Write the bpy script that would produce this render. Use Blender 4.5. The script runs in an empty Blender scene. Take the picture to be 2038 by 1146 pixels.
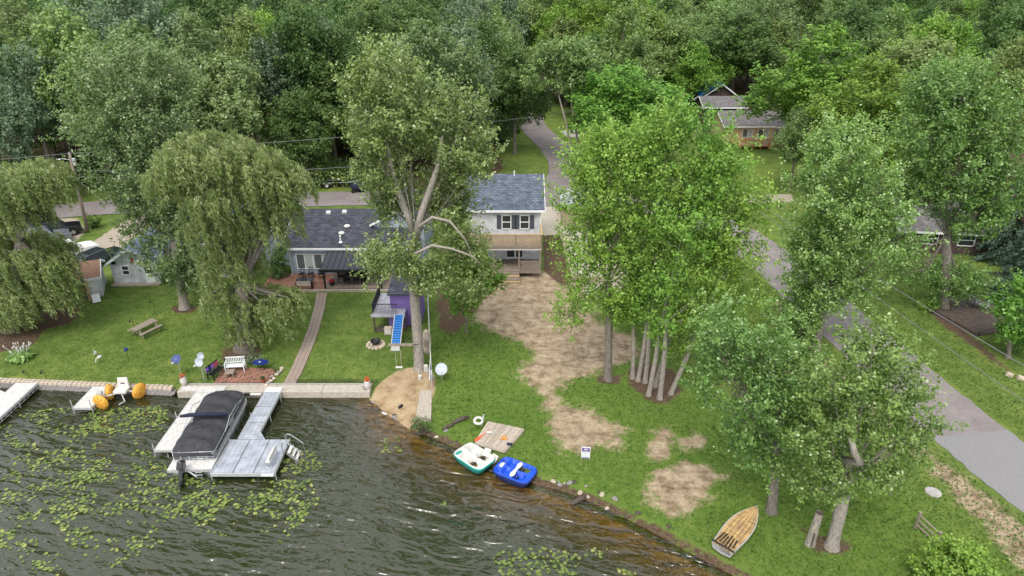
import bpy, bmesh, math, random
import numpy as np
from mathutils import Vector, Matrix, Euler
R = math.radians
random.seed(7); RNG = np.random.default_rng(7)
SC = bpy.context.scene; COL = SC.collection
# ---------------------------------------------------------------- camera
PITCH = 26.3; CH = 27.1; FPX = 2038*24/36
cd = bpy.data.cameras.new('camera'); cam = bpy.data.objects.new('camera', cd); COL.objects.link(cam)
cd.sensor_width = 36; cd.lens = 24; cd.clip_start = .5; cd.clip_end = 3000
cam.location = (0, 0, CH); cam.rotation_euler = (R(90-PITCH), 0, 0); SC.camera = cam
# ---------------------------------------------------------------- sky and sun
SUN_EL, SUN_ROT = 58, 200
w = bpy.data.worlds.new('World'); SC.world = w; w.use_nodes = True
nt = w.node_tree; bg = nt.nodes['Background']
sk = nt.nodes.new('ShaderNodeTexSky'); sk.sky_type = 'NISHITA'; sk.sun_disc = False
sk.sun_elevation = R(SUN_EL); sk.sun_rotation = R(SUN_ROT); sk.dust_density = 4; sk.ozone_density = 1; sk.altitude = 200
# thin overcast: the clear sky veiled by an even grey cloud layer
mx = nt.nodes.new('ShaderNodeMix'); mx.data_type = 'RGBA'; mx.inputs[0].default_value = .72
mx.inputs[7].default_value = (8.2, 8.3, 8.4, 1)
nt.links.new(sk.outputs[0], mx.inputs[6]); nt.links.new(mx.outputs[2], bg.inputs[0])
bg.inputs[1].default_value = .12
sl = bpy.data.lights.new('sun', 'SUN'); sl.energy = 1.5; sl.angle = R(26); sl.color = (1, .95, .88)
so = bpy.data.objects.new('sun', sl); COL.objects.link(so); so.location = (0, -20, 80)
_az = R(SUN_ROT)   # nishita: rotation measured from +Y clockwise
sdir = Vector((math.sin(_az)*math.cos(R(SUN_EL)), math.cos(_az)*math.cos(R(SUN_EL)), math.sin(R(SUN_EL))))
so.rotation_euler = sdir.to_track_quat('Z', 'Y').to_euler()
SC.view_settings.view_transform = 'Standard'; SC.view_settings.look = 'None'
SC.view_settings.exposure = 0.92; SC.view_settings.gamma = 1; SC.view_settings.use_curve_mapping = False
SC.render.engine = 'CYCLES'
SC.cycles.max_bounces = 5; SC.cycles.transparent_max_bounces = 6
# ---------------------------------------------------------------- survey helpers: a sight line onto the ground / onto a vertical plane
ST, CT = math.sin(R(PITCH)), math.cos(R(PITCH))
def ray(x, y):
    u, v = (x-1019)/FPX, (y-573)/FPX
    return u, CT - v*ST, -(ST + v*CT)
def at(x, y, z=0.):
    dx, dy, dz = ray(x, y); t = (z-CH)/dz
    return Vector((dx*t, dy*t, z))
def atY(x, y, Y):
    dx, dy, dz = ray(x, y); t = Y/dy
    return Vector((dx*t, Y, CH+dz*t))
def zAt(y, Y): return atY(1019, y, Y).z
def xAt(x, Y, z): return (x-1019)/FPX*(Y*CT-(z-CH)*ST)
def pxm(Y, z=0.): return FPX/(Y*CT-(z-CH)*ST)        # photo pixels per metre there
# ---------------------------------------------------------------- materials
MATS = {}
def nodes(m):
    m.use_nodes = True; n = m.node_tree
    return n, n.nodes, n.links, n.nodes['Principled BSDF']
def ramp(N, stops):
    r = N.new('ShaderNodeValToRGB'); e = r.color_ramp.elements
    while len(e) < len(stops): e.new(.5)
    for i, (p, c) in enumerate(stops): e[i].position = p; e[i].color = (*c, 1) if len(c) == 3 else c
    return r
def mat(name, col, rough=.6, var=.18, scale=6., bump=0., metal=0., spec=.35, stretch=(1, 1, 1), dirt=None):
    if name in MATS: return MATS[name]
    m = bpy.data.materials.new(name); n, N, L, P = nodes(m); MATS[name] = m
    tc = N.new('ShaderNodeTexCoord'); mp = N.new('ShaderNodeMapping'); mp.inputs['Scale'].default_value = stretch
    L.new(tc.outputs['Object'], mp.inputs[0])
    nz = N.new('ShaderNodeTexNoise'); nz.inputs['Scale'].default_value = scale; nz.inputs['Detail'].default_value = 6; nz.inputs['Roughness'].default_value = .65
    L.new(mp.outputs[0], nz.inputs[0])
    d = dirt or tuple(c*(1-2*var) for c in col)
    r = ramp(N, [(.3, d), (.55, col), (.75, tuple(min(1, c*(1+var)) for c in col))])
    L.new(nz.outputs[0], r.inputs[0]); L.new(r.outputs[0], P.inputs['Base Color'])
    P.inputs['Roughness'].default_value = rough; P.inputs['Metallic'].default_value = metal
    P.inputs['Specular IOR Level'].default_value = spec
    if bump:
        b = N.new('ShaderNodeBump'); b.inputs['Strength'].default_value = bump; b.inputs['Distance'].default_value = .03
        L.new(nz.outputs[0], b.inputs['Height']); L.new(b.outputs[0], P.inputs['Normal'])
    return m
def brickmat(name, c1, c2, mortar, w, h, ms=.01, rough=.8, bump=.5, axis='XY', off=.5):
    """courses of shingles, bricks, pavers or lap siding in object space"""
    if name in MATS: return MATS[name]
    m = bpy.data.materials.new(name); n, N, L, P = nodes(m); MATS[name] = m
    tc = N.new('ShaderNodeTexCoord'); sp = N.new('ShaderNodeSeparateXYZ'); cb = N.new('ShaderNodeCombineXYZ')
    L.new(tc.outputs['Object'], sp.inputs[0])
    if axis == 'WALL':
        ad = N.new('ShaderNodeMath'); ad.operation = 'ADD'; L.new(sp.outputs[0], ad.inputs[0]); L.new(sp.outputs[1], ad.inputs[1])
        L.new(ad.outputs[0], cb.inputs[0]); L.new(sp.outputs[2], cb.inputs[1])
    else:
        L.new(sp.outputs['XYZ'.index(axis[0])], cb.inputs[0]); L.new(sp.outputs['XYZ'.index(axis[1])], cb.inputs[1])
    b = N.new('ShaderNodeTexBrick'); L.new(cb.outputs[0], b.inputs['Vector'])
    b.inputs['Color1'].default_value = (*c1, 1); b.inputs['Color2'].default_value = (*c2, 1); b.inputs['Mortar'].default_value = (*mortar, 1)
    b.inputs['Scale'].default_value = 1; b.inputs['Brick Width'].default_value = w; b.inputs['Row Height'].default_value = h
    b.inputs['Mortar Size'].default_value = ms; b.inputs['Bias'].default_value = 0; b.offset = off
    nz = N.new('ShaderNodeTexNoise'); nz.inputs['Scale'].default_value = 1.6; nz.inputs['Detail'].default_value = 8
    L.new(tc.outputs['Object'], nz.inputs[0])
    rr = ramp(N, [(.3, (.72,)*3), (.7, (1.16,)*3)]); L.new(nz.outputs[0], rr.inputs[0])
    mu = N.new('ShaderNodeMix'); mu.data_type = 'RGBA'; mu.blend_type = 'MULTIPLY'; mu.inputs[0].default_value = 1
    L.new(b.outputs[0], mu.inputs[6]); L.new(rr.outputs[0], mu.inputs[7]); L.new(mu.outputs[2], P.inputs['Base Color'])
    P.inputs['Roughness'].default_value = rough; P.inputs['Specular IOR Level'].default_value = .25
    bp = N.new('ShaderNodeBump'); bp.inputs['Strength'].default_value = bump; bp.inputs['Distance'].default_value = .02; bp.invert = True
    L.new(b.outputs['Fac'], bp.inputs['Height']); L.new(bp.outputs[0], P.inputs['Normal'])
    return m
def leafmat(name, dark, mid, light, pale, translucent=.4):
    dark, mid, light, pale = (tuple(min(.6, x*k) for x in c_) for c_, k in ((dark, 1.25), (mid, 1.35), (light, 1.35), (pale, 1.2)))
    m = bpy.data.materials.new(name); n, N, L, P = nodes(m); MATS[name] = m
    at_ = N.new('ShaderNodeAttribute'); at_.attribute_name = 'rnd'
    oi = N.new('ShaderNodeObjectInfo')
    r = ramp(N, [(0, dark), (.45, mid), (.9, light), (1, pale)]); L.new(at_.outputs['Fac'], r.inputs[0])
    geo = N.new('ShaderNodeNewGeometry')
    mb = N.new('ShaderNodeMix'); mb.data_type = 'RGBA'; mb.inputs[7].default_value = (*pale, 1)      # leaf undersides are paler
    k = N.new('ShaderNodeMath'); k.operation = 'MULTIPLY'; k.inputs[1].default_value = .18; L.new(geo.outputs['Backfacing'], k.inputs[0]); L.new(k.outputs[0], mb.inputs[0])
    L.new(r.outputs[0], mb.inputs[6])
    hs = N.new('ShaderNodeHueSaturation'); L.new(mb.outputs[2], hs.inputs['Color'])
    mh = N.new('ShaderNodeMapRange'); mh.inputs[3].default_value = .48; mh.inputs[4].default_value = .512; L.new(oi.outputs['Random'], mh.inputs[0]); L.new(mh.outputs[0], hs.inputs['Hue'])
    mv = N.new('ShaderNodeMapRange'); mv.inputs[3].default_value = .86; mv.inputs[4].default_value = 1.16
    sn = N.new('ShaderNodeMath'); sn.operation = 'FRACT'; s7 = N.new('ShaderNodeMath'); s7.operation = 'MULTIPLY'; s7.inputs[1].default_value = 17.3
    L.new(oi.outputs['Random'], s7.inputs[0]); L.new(s7.outputs[0], sn.inputs[0]); L.new(sn.outputs[0], mv.inputs[0]); L.new(mv.outputs[0], hs.inputs['Value'])
    L.new(hs.outputs[0], P.inputs['Base Color']); P.inputs['Roughness'].default_value = .5; P.inputs['Specular IOR Level'].default_value = .3
    tr = N.new('ShaderNodeBsdfTranslucent'); L.new(hs.outputs[0], tr.inputs[0])
    ms = N.new('ShaderNodeMixShader'); ms.inputs[0].default_value = translucent
    L.new(P.outputs[0], ms.inputs[1]); L.new(tr.outputs[0], ms.inputs[2]); L.new(ms.outputs[0], N['Material Output'].inputs[0])
    return m
# ---------------------------------------------------------------- mesh builder
class MB:
    def __init__(s): s.v = []; s.f = []
    def add(s, vs, fs):
        o = len(s.v); s.v += [tuple(p) for p in vs]; s.f += [tuple(i+o for i in f) for f in fs]; return s
    def box(s, x0, x1, y0, y1, z0, z1):
        return s.add([(x0,y0,z0),(x1,y0,z0),(x1,y1,z0),(x0,y1,z0),(x0,y0,z1),(x1,y0,z1),(x1,y1,z1),(x0,y1,z1)],
                     [(3,2,1,0),(4,5,6,7),(0,1,5,4),(1,2,6,5),(2,3,7,6),(3,0,4,7)])
    def rbox(s, c, size, rot=(0,0,0), taper=1.):
        M = Euler(rot).to_matrix(); c = Vector(c); hx, hy, hz = (k/2 for k in size)
        vs = [c+M@Vector((x*hx*(taper if z > 0 else 1), y*hy*(taper if z > 0 else 1), z*hz)) for z in (-1,1) for x,y in ((-1,-1),(1,-1),(1,1),(-1,1))]
        return s.add(vs, [(3,2,1,0),(4,5,6,7),(0,1,5,4),(1,2,6,5),(2,3,7,6),(3,0,4,7)])
    def prism(s, poly, z0, z1):
        n = len(poly)
        zt = z1 if callable(z1) else (lambda x, y: z1)
        return s.add([(p[0],p[1],z0) for p in poly]+[(p[0],p[1],zt(p[0],p[1])) for p in poly],
                     [tuple(range(n-1,-1,-1)), tuple(range(n,2*n))]+[(i,(i+1)%n,n+(i+1)%n,n+i) for i in range(n)])
    def slab(s, quad, th):
        """a flat quad given in 3D with a thickness below it"""
        q = [Vector(p) for p in quad]; nn = (q[1]-q[0]).cross(q[2]-q[0]).normalized()
        if nn.z < 0: q.reverse(); nn = -nn
        n = len(q)
        return s.add([p-nn*th for p in q]+q, [tuple(range(n-1,-1,-1)), tuple(range(n,2*n))]+[(i,(i+1)%n,n+(i+1)%n,n+i) for i in range(n)])
    def tube(s, pts, r, n=6, caps=True):
        pts = [Vector(p) for p in pts]; rs = r if isinstance(r, (list,tuple)) else [r]*len(pts)
        o = len(s.v); up = None
        for i, p in enumerate(pts):
            d = (pts[min(i+1,len(pts)-1)]-pts[max(i-1,0)])
            d = d.normalized() if d.length > 1e-9 else Vector((0,0,1))
            if up is None: up = Vector((1,0,0)) if abs(d.x) < .9 else Vector((0,1,0))
            a = d.cross(up); a = a.normalized() if a.length > 1e-6 else d.orthogonal().normalized(); b = d.cross(a); up = -b if False else a.cross(d)
            for k in range(n):
                t = 2*math.pi*k/n; s.v.append(tuple(p+(a*math.cos(t)+b*math.sin(t))*rs[i]))
        for i in range(len(pts)-1):
            for k in range(n):
                s.f.append((o+i*n+k, o+(i+1)*n+k, o+(i+1)*n+(k+1)%n, o+i*n+(k+1)%n))
        if caps:
            s.f.append(tuple(o+k for k in range(n))); e = o+(len(pts)-1)*n; s.f.append(tuple(e+k for k in range(n-1,-1,-1)))
        return s
    def lathe(s, prof, n=14, c=(0,0,0)):
        o = len(s.v)
        for r, z in prof:
            for k in range(n):
                t = 2*math.pi*k/n; s.v.append((c[0]+r*math.cos(t), c[1]+r*math.sin(t), c[2]+z))
        for i in range(len(prof)-1):
            for k in range(n): s.f.append((o+i*n+k, o+i*n+(k+1)%n, o+(i+1)*n+(k+1)%n, o+(i+1)*n+k))
        s.f.append(tuple(o+k for k in range(n-1,-1,-1))); e = o+(len(prof)-1)*n; s.f.append(tuple(e+k for k in range(n)))
        return s
    def ell(s, c, rad, nu=10, nv=6):
        prof = [(max(.02, math.sin(math.pi*(i/nv))), -math.cos(math.pi*(i/nv))) for i in range(nv+1)]
        o = len(s.v); s.lathe(prof, nu)
        for i in range(o, len(s.v)):
            v = s.v[i]; s.v[i] = (c[0]+v[0]*rad[0], c[1]+v[1]*rad[1], c[2]+v[2]*rad[2])
        return s
    def xf(s, M):
        s.v = [tuple(M@Vector(p)) for p in s.v]; return s
    def build(s, name, m, parent=None, loc=(0,0,0), rz=0., smooth=False, bevel=0.):
        me = bpy.data.meshes.new(name); me.from_pydata(s.v, [], s.f); me.update()
        if isinstance(m, str): m = MATS[m]
        me.materials.append(m)
        if smooth:
            me.polygons.foreach_set('use_smooth', [True]*len(me.polygons))
        o = bpy.data.objects.new(name, me); COL.objects.link(o); o.location = loc; o.rotation_euler = (0,0,rz)
        if parent: o.parent = parent
        if bevel:
            b = o.modifiers.new('bevel', 'BEVEL'); b.width = bevel; b.segments = 2; b.limit_method = 'ANGLE'
        return o
def tag(o, label=None, cat=None, group=None, kind=None):
    for k, v in (('label', label), ('category', cat), ('group', group), ('kind', kind)):
        if v: o[k] = v
    return o
def thing(name, label, cat, loc=(0,0,0), rz=0., group=None):
    o = bpy.data.objects.new(name, None); COL.objects.link(o); o.empty_display_size = .3
    o.location = loc; o.rotation_euler = (0,0,rz)
    return tag(o, label, cat, group)
def dup(root, loc=None, rz=None, label=None):
    r = root.copy(); COL.objects.link(r)
    if loc is not None: r.location = loc
    if rz is not None: r.rotation_euler = (0,0,rz)
    if label: r['label'] = label
    for ch in root.children:
        c = ch.copy(); COL.objects.link(c); c.parent = r
        for g in ch.children:
            d = g.copy(); COL.objects.link(d); d.parent = c
    return r
def share(name, src, parent, loc, rot=(0,0,0), scale=(1,1,1)):
    o = bpy.data.objects.new(name, src.data); COL.objects.link(o); o.parent = parent; o.location = loc; o.rotation_euler = rot; o.scale = scale; return o
# ---------------------------------------------------------------- named materials
mat('white_paint', (.64,.66,.68), .45, .06, 3)
mat('white_trim', (.78,.79,.8), .4, .05, 3)
mat('charcoal_metal', (.03,.034,.045), .4, .1, 4, metal=.3)
mat('black_iron', (.012,.013,.016), .5, .1, 4)
mat('aluminium', (.55,.57,.6), .32, .1, 5, metal=.85)
mat('dull_alu', (.5,.51,.52), .5, .12, 5, metal=.4)
mat('garage_roof', (.34,.35,.38), .5, .25, 5)
mat('slate_paint', (.07,.08,.1), .6, .1, 4)
mat('dock_grey', (.46,.5,.56), .55, .08, 6)
mat('dock_white', (.52,.51,.49), .6, .14, 5)
mat('concrete', (.4,.36,.3), .85, .15, 4, bump=.3)
mat('concrete_grey', (.34,.32,.31), .85, .15, 4, bump=.3)
mat('wood_new', (.46,.33,.17), .7, .2, 5, bump=.2, stretch=(1,6,6))
mat('wood_grey', (.27,.225,.18), .8, .25, 5, bump=.3, stretch=(1,5,5))
mat('wood_pale', (.47,.4,.33), .75, .16, 5, bump=.2)
mat('wood_orange', (.5,.21,.09), .7, .15, 4)
mat('wood_brown', (.085,.065,.055), .7, .25, 4)
mat('wood_yellow', (.42,.28,.12), .7, .3, 3, bump=.2, dirt=(.2,.13,.07))
mat('bark_grey', (.2,.175,.15), .95, .35, 5, bump=1., stretch=(3,3,.5))
mat('bark_pale', (.3,.27,.23), .95, .3, 5, bump=1., stretch=(3,3,.6))
mat('bark_dark', (.11,.09,.075), .95, .35, 5, bump=1., stretch=(3,3,.5))
mat('glass', (.03,.037,.045), .08, .1, 2, spec=.7)
mat('blind', (.42,.47,.46), .3, .1, 9, spec=.6, stretch=(.2,.2,5))
mat('screen', (.10,.12,.12), .5, .1, 9)
mat('tyre', (.012,.012,.013), .8, .1)
mat('car_white', (.7,.7,.68), .25, .04, 2, spec=.6)
mat('car_dark', (.018,.026,.03), .18, .1, 2, spec=.8)
mat('car_black', (.01,.01,.013), .2, .1, 2, spec=.7)
mat('car_silver', (.25,.27,.3), .25, .1, 2, metal=.6)
mat('red_plastic', (.45,.015,.02), .3, .1)
mat('blue_plastic', (.01,.075,.55), .4, .12, 3, spec=.45)
mat('blue_dark', (.012,.03,.16), .45, .1, 3)
mat('slide_blue', (.03,.2,.6), .4, .12, 4)
mat('teal_plastic', (.02,.28,.24), .4, .1, 3)
mat('white_plastic', (.52,.52,.5), .45, .08, 4, dirt=(.5,.48,.42))
mat('yellow_plastic', (.62,.34,.05), .45, .12, 6, dirt=(.42,.16,.02))
mat('orange_red', (.75,.1,.03), .5, .1)
mat('orange_cloth', (.6,.26,.05), .8, .2)
mat('purple_paint', (.16,.11,.32), .6, .12, 3)
mat('navy_canvas', (.012,.017,.04), .8, .2, 6)
mat('cover_canvas', (.035,.036,.042), .75, .25, 3, bump=.3)
mat('dish_grey', (.4,.44,.5), .45, .12, 6)
mat('dish_blue', (.05,.07,.2), .45, .2, 5)
mat('stone_pale', (.45,.38,.3), .9, .25, 3, bump=.5)
mat('stone_grey', (.27,.25,.24), .9, .3, 3, bump=.5)
mat('terracotta', (.35,.09,.03), .8, .2)
mat('flower_orange', (.5,.08,.015), .8, .3, 20)
mat('flower_red', (.4,.02,.03), .8, .3, 20)
mat('cream_wall', (.55,.42,.26), .8, .1, 3)
mat('brown_siding', (.09,.06,.055), .8, .3, 3, stretch=(6,6,1))
mat('tan_wall', (.36,.29,.21), .8, .12, 3)
mat('tarp_blue', (.03,.2,.62), .5, .25, 3)
mat('tarp_teal', (.04,.42,.45), .5, .25, 3)
mat('rust_roof', (.25,.15,.1), .8, .35, 3, stretch=(1,8,1), dirt=(.13,.06,.035))
mat('sky_roof', (.13,.17,.26), .4, .12, 3, metal=.2)
mat('rope', (.5,.45,.36), .9, .1)
mat('wire', (.16,.16,.17), .6, .05)
mat('pink_paint', (.5,.1,.16), .6, .1); mat('violet_paint', (.25,.12,.5), .6, .1)
mat('sign_purple', (.1,.05,.22), .6, .05)
mat('pole_wood', (.21,.165,.14), .9, .25, 4, bump=.5, stretch=(4,4,.4))
mat('driftwood', (.09,.07,.06), .95, .3, 4, bump=.5)
mat('grey_fabric', (.3,.32,.34), .8, .1)
brickmat('shingle_dark', (.04,.044,.056), (.08,.086,.106), (.018,.02,.026), .42, .22, .018, .9, .6, 'XY')
brickmat('shingle_blue', (.075,.09,.125), (.14,.16,.205), (.035,.045,.065), .42, .22, .02, .9, .6, 'XY')
brickmat('shingle_grey', (.12,.11,.115), (.18,.165,.165), (.07,.065,.07), .32, .17, .012, .9, .6, 'XY')
brickmat('siding_white', (.6,.62,.65), (.6,.62,.65), (.36,.38,.41), 30, .13, .011, .5, .7, 'WALL')
brickmat('siding_blue', (.37,.44,.53), (.37,.44,.53), (.2,.24,.3), 30, .13, .01, .5, .7, 'WALL')
brickmat('paver_red', (.24,.115,.08), (.33,.17,.12), (.14,.1,.075), .22, .11, .008, .85, .4, 'XY')
brickmat('paver_tan', (.3,.235,.195), (.38,.31,.26), (.16,.13,.11), .3, .2, .012, .85, .4, 'XY')
brickmat('deck_boards', (.25,.2,.16), (.31,.25,.2), (.1,.08,.06), 4, .14, .012, .75, .4, 'XY')
brickmat('deck_grey', (.33,.33,.38), (.38,.38,.43), (.16,.16,.2), 4, .14, .012, .7, .4, 'YX')
brickmat('dock_mesh', (.33,.355,.4), (.38,.405,.45), (.22,.24,.29), .3, .15, .014, .55, .3, 'XY', off=0)
leafmat('leaf_maple', (.032,.07,.01), (.088,.158,.028), (.18,.265,.068), (.42,.5,.28))
leafmat('leaf_fresh', (.032,.075,.009), (.085,.175,.022), (.175,.285,.052), (.4,.5,.26))
leafmat('leaf_bright', (.04,.1,.01), (.09,.2,.02), (.17,.31,.045), (.3,.44,.13))
leafmat('leaf_silver', (.036,.075,.014), (.088,.155,.034), (.18,.255,.085), (.46,.53,.33))
leafmat('leaf_dark', (.026,.06,.013), (.05,.105,.022), (.09,.165,.04), (.17,.25,.1))
leafmat('leaf_blue', (.034,.068,.028), (.068,.12,.05), (.135,.2,.105), (.36,.44,.32))
leafmat('leaf_willow', (.045,.075,.014), (.13,.185,.045), (.27,.33,.12), (.55,.58,.38))
leafmat('leaf_spruce', (.025,.045,.03), (.045,.075,.05), (.075,.115,.085), (.12,.17,.14), .1)
leafmat('leaf_hosta', (.08,.14,.03), (.14,.23,.06), (.25,.36,.14), (.4,.46,.3))
leafmat('leaf_lily', (.05,.085,.02), (.09,.14,.03), (.15,.19,.05), (.26,.27,.09), .1)
leafmat('leaf_grass', (.05,.1,.02), (.09,.165,.03), (.15,.225,.055), (.22,.26,.1), .3)
# ================================================================ THE SETTING
WL = -.45                                                            # lake level
def P2(pts, z=0.): return [(p.x, p.y) for p in (at(x, y, z) for x, y in pts)]
def seg_dist(px, py, a, b):
    ax, ay = a; bx, by = b; dx, dy = bx-ax, by-ay; L2 = dx*dx+dy*dy+1e-9
    t = np.clip(((px-ax)*dx+(py-ay)*dy)/L2, 0, 1)
    return np.hypot(px-ax-t*dx, py-ay-t*dy)
def sd_poly(px, py, poly):
    """signed distance, positive inside"""
    d = np.full(px.shape, 1e9); ins = np.zeros(px.shape, bool); n = len(poly)
    for i in range(n):
        a, b = poly[i], poly[(i+1) % n]
        d = np.minimum(d, seg_dist(px, py, a, b))
        c = ((a[1] > py) != (b[1] > py))
        xi = (b[0]-a[0])*(py-a[1])/((b[1]-a[1]) if abs(b[1]-a[1]) > 1e-9 else 1e-9)+a[0]
        ins ^= c & (px < xi)
    return np.where(ins, d, -d)
SHORE = P2([(737,797),(775,822),(812,848),(850,862),(900,884),(960,915),(1010,938),(1075,962),(1130,975),(1200,1005),(1290,1048),(1380,1098),(1460,1140),(1560,1200)], WL+.05)
LAKE = [(-140,48.2),(-41,40.75),(-23,39.35),(-9.95,39.1)] + SHORE + [(17,10),(20,-60),(-140,-60)]
def hz(x, y):
    """ground height: level lots, a cut bank by the sea wall, a sloping natural shore"""
    x = np.asarray(x, float); y = np.asarray(y, float)
    d = sd_poly(x, y, LAKE)
    beach = np.interp(d, [-4., -1.6, -.5, 0, .6, 3, 7, 40], [0, -.04, -.22, WL+.03, WL-.12, WL-.75, -2.1, -3])
    wall = np.interp(d, [-.05, .1, 2, 40], [-.06, -1.0, -1.5, -3])
    k = np.where(d > 0, np.clip((x+13.5)/5, 0, 1), np.clip((x+10.6)/.9, 0, 1))
    z = wall*(1-k)+beach*k
    far = np.clip((y-95)/120, 0, 1)
    bumps = .05*np.sin(x*.7+1.3*np.sin(y*.5))*np.sin(y*.61+np.sin(x*.33))*np.clip((-d-3)/4, 0, 1)*np.clip((x+7)/3, 0, 1)*np.clip((20-x)/3, 0, 1)*np.clip((52-y)/6, 0, 1)
    return z + bumps
def axis(lo, hi, a, b, fine, grow=1.18):
    """grid lines: fine between a and b, widening outside"""
    xs = list(np.arange(a, b+1e-6, fine)); s = fine; x = xs[-1]
    while x < hi: s = min(s*grow, 25); x += s; xs.append(x)
    s = fine; x = a; pre = []
    while x > lo: s = min(s*grow, 25); x -= s; pre.append(x)
    return np.array(pre[::-1]+xs)
def grid_mesh(name, xs, ys, zf):
    X, Y = np.meshgrid(xs, ys); Z = zf(X, Y); n, m = X.shape
    me = bpy.data.meshes.new(name); me.vertices.add(n*m)
    me.vertices.foreach_set('co', np.stack([X, Y, Z], -1).astype(np.float32).ravel())
    i = np.arange(n*m).reshape(n, m); q = np.stack([i[:-1,:-1], i[:-1,1:], i[1:,1:], i[1:,:-1]], -1).reshape(-1)
    k = (n-1)*(m-1); me.loops.add(4*k); me.polygons.add(k)
    me.loops.foreach_set('vertex_index', q.astype(np.int32)); me.polygons.foreach_set('loop_start', np.arange(0, 4*k, 4, dtype=np.int32))
    me.polygons.foreach_set('use_smooth', np.ones(k, bool)); me.update(calc_edges=True)
    return me, X.ravel(), Y.ravel()
def attr(me, name, v):
    a = me.attributes.new(name, 'FLOAT', 'POINT'); a.data.foreach_set('value', np.asarray(v, np.float32))
gm, GX, GY = grid_mesh('ground', axis(-420, 420, -48, 46, .33), axis(-60, 700, 21, 84, .33), hz)
def soft(poly, w): return np.clip(.5+sd_poly(GX, GY, poly)/w, 0, 1)
DIRT = [(P2([(945,600),(950,545),(1035,540),(1090,540),(1118,520),(1150,560),(1180,600),(1185,640),(1262,672),(1268,712),(1190,742),(1130,752),(1105,775),(1120,800),(1165,815),(1225,845),(1250,868),(1245,890),(1180,885),(1160,905),(1118,895),(1100,860),(1085,800),(1060,770),(1025,745),(1062,712),(1050,690),(985,660),(945,640)]), 1.1),
        (P2([(1298,858),(1335,850),(1338,905),(1318,925),(1292,912)]), .7), (P2([(1345,868),(1395,868),(1400,888),(1352,892)]), .8),
        (P2([(1295,945),(1350,920),(1410,925),(1445,945),(1410,985),(1375,1015),(1340,1025),(1290,1000)]), .8),
        (P2([(640,500),(600,500),(600,480),(640,480)]), .2)]
VERGE = [P2([(1560,600),(1640,700),(1790,860),(1870,908),(1930,950),(2038,1040),(2100,1090),(2100,1230),(2038,1140),(1960,1060),(1890,985),(1840,925),(1760,850),(1630,730),(1530,600)])]
MULCH = [(P2([(-40,640),(80,612),(160,606),(165,622),(140,640),(90,655),(60,690),(0,700),(-60,700)]), .5), (P2([(1245,735),(1290,720),(1345,735),(1355,785),(1325,805),(1285,795),(1255,765)]), .9),
         (P2([(868,570),(960,560),(960,600),(930,640),(900,665),(870,650)]), 1.2), (P2([(1080,435),(1100,430),(1120,500),(1148,560),(1120,570),(1082,540)]), .5),
         (P2([(440,690),(520,690),(520,715),(440,715)]), .9), (P2([(338,608),(395,608),(385,622),(345,622)]), .6), (P2([(1185,748),(1235,748),(1235,764),(1185,764)]), .7),
         (P2([(1590,1050),(1690,1080),(1680,1100),(1630,1098)]), .9), (P2([(1840,615),(1900,640),(2038,760),(1990,730),(1880,650)]), 1.)]
SAND = [P2([(795,735),(838,728),(866,748),(866,775),(842,850),(812,850),(770,825),(738,798),(745,768),(770,750)])]
GRAVEL = [P2([(150,540),(190,520),(235,500),(275,462),(325,430),(290,425),(235,445),(200,470),(165,490),(130,500),(60,500),(40,540)]), P2([(60,440),(150,432),(172,455),(150,480),(60,490)]), P2([(1480,388),(1575,386),(1580,402),(1480,404)]),
          P2([(1160,470),(1215,480),(1260,540),(1230,600),(1160,590),(1150,540)])]
FOREST = [[(-900,84),(-6,84),(-1,92),(-4,120),(-4,900),(-900,900)], [(36,108),(400,60),(900,900),(-10,900),(-4,150),(12,140)], [(44,75),(60,20),(400,20),(400,300),(44,100)]]
dirt = np.zeros(GX.shape)
for p, ww in DIRT: dirt = np.maximum(dirt, soft(p, ww*3.2))
mul = np.zeros(GX.shape)
for p, ww in MULCH: mul = np.maximum(mul, soft(p, ww*2))
for p in FOREST: mul = np.maximum(mul, soft(p, 3)*.95)
ds = sd_poly(GX, GY, LAKE)
# worn earth along the natural shore
mul = np.maximum(mul, np.clip(1-np.abs(ds+.02)/.75, 0, 1)*.78*(GX > -6.2))
sand = np.maximum(np.maximum.reduce([soft(p, .7) for p in SAND]), np.clip(.5+(ds-.55*(GX > -6))/1.0, 0, 1)*np.clip((GX+11)/.5, 0, 1))
grav = np.maximum.reduce([soft(p, 1.2) for p in GRAVEL])
verge = np.maximum.reduce([soft(p, 1.8) for p in VERGE])*.8
for nme, v in (('dirt', np.maximum(dirt, verge)), ('mulch', mul), ('sand', sand), ('gravel', grav), ('weed', soft(P2([(860,600),(860,850),(1000,930),(1250,1025),(1500,1146),(2100,1200),(1700,880),(1400,760),(1240,700),(1000,600)]), 3))): attr(gm, nme, v)
# --- ground material
m = bpy.data.materials.new('ground'); n, N, L, P = nodes(m); MATS['ground'] = m
tc = N.new('ShaderNodeTexCoord')
def noise(scale, detail=6, rough=.6, vec=None, st=None):
    z = N.new('ShaderNodeTexNoise'); z.inputs['Scale'].default_value = scale; z.inputs['Detail'].default_value = detail; z.inputs['Roughness'].default_value = rough
    src = vec or tc.outputs['Object']
    if st:
        mp = N.new('ShaderNodeMapping'); mp.inputs['Scale'].default_value = st; L.new(src, mp.inputs[0]); src = mp.outputs[0]
    L.new(src, z.inputs[0]); return z
def mixc(fac, a, b, mode='MIX'):
    q = N.new('ShaderNodeMix'); q.data_type = 'RGBA'; q.blend_type = mode
    for sock, val in ((0, fac), (6, a), (7, b)):
        if isinstance(val, (int, float)): q.inputs[sock].default_value = val
        elif isinstance(val, tuple): q.inputs[sock].default_value = (*val, 1)
        else: L.new(val, q.inputs[sock])
    return q.outputs[2]
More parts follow.
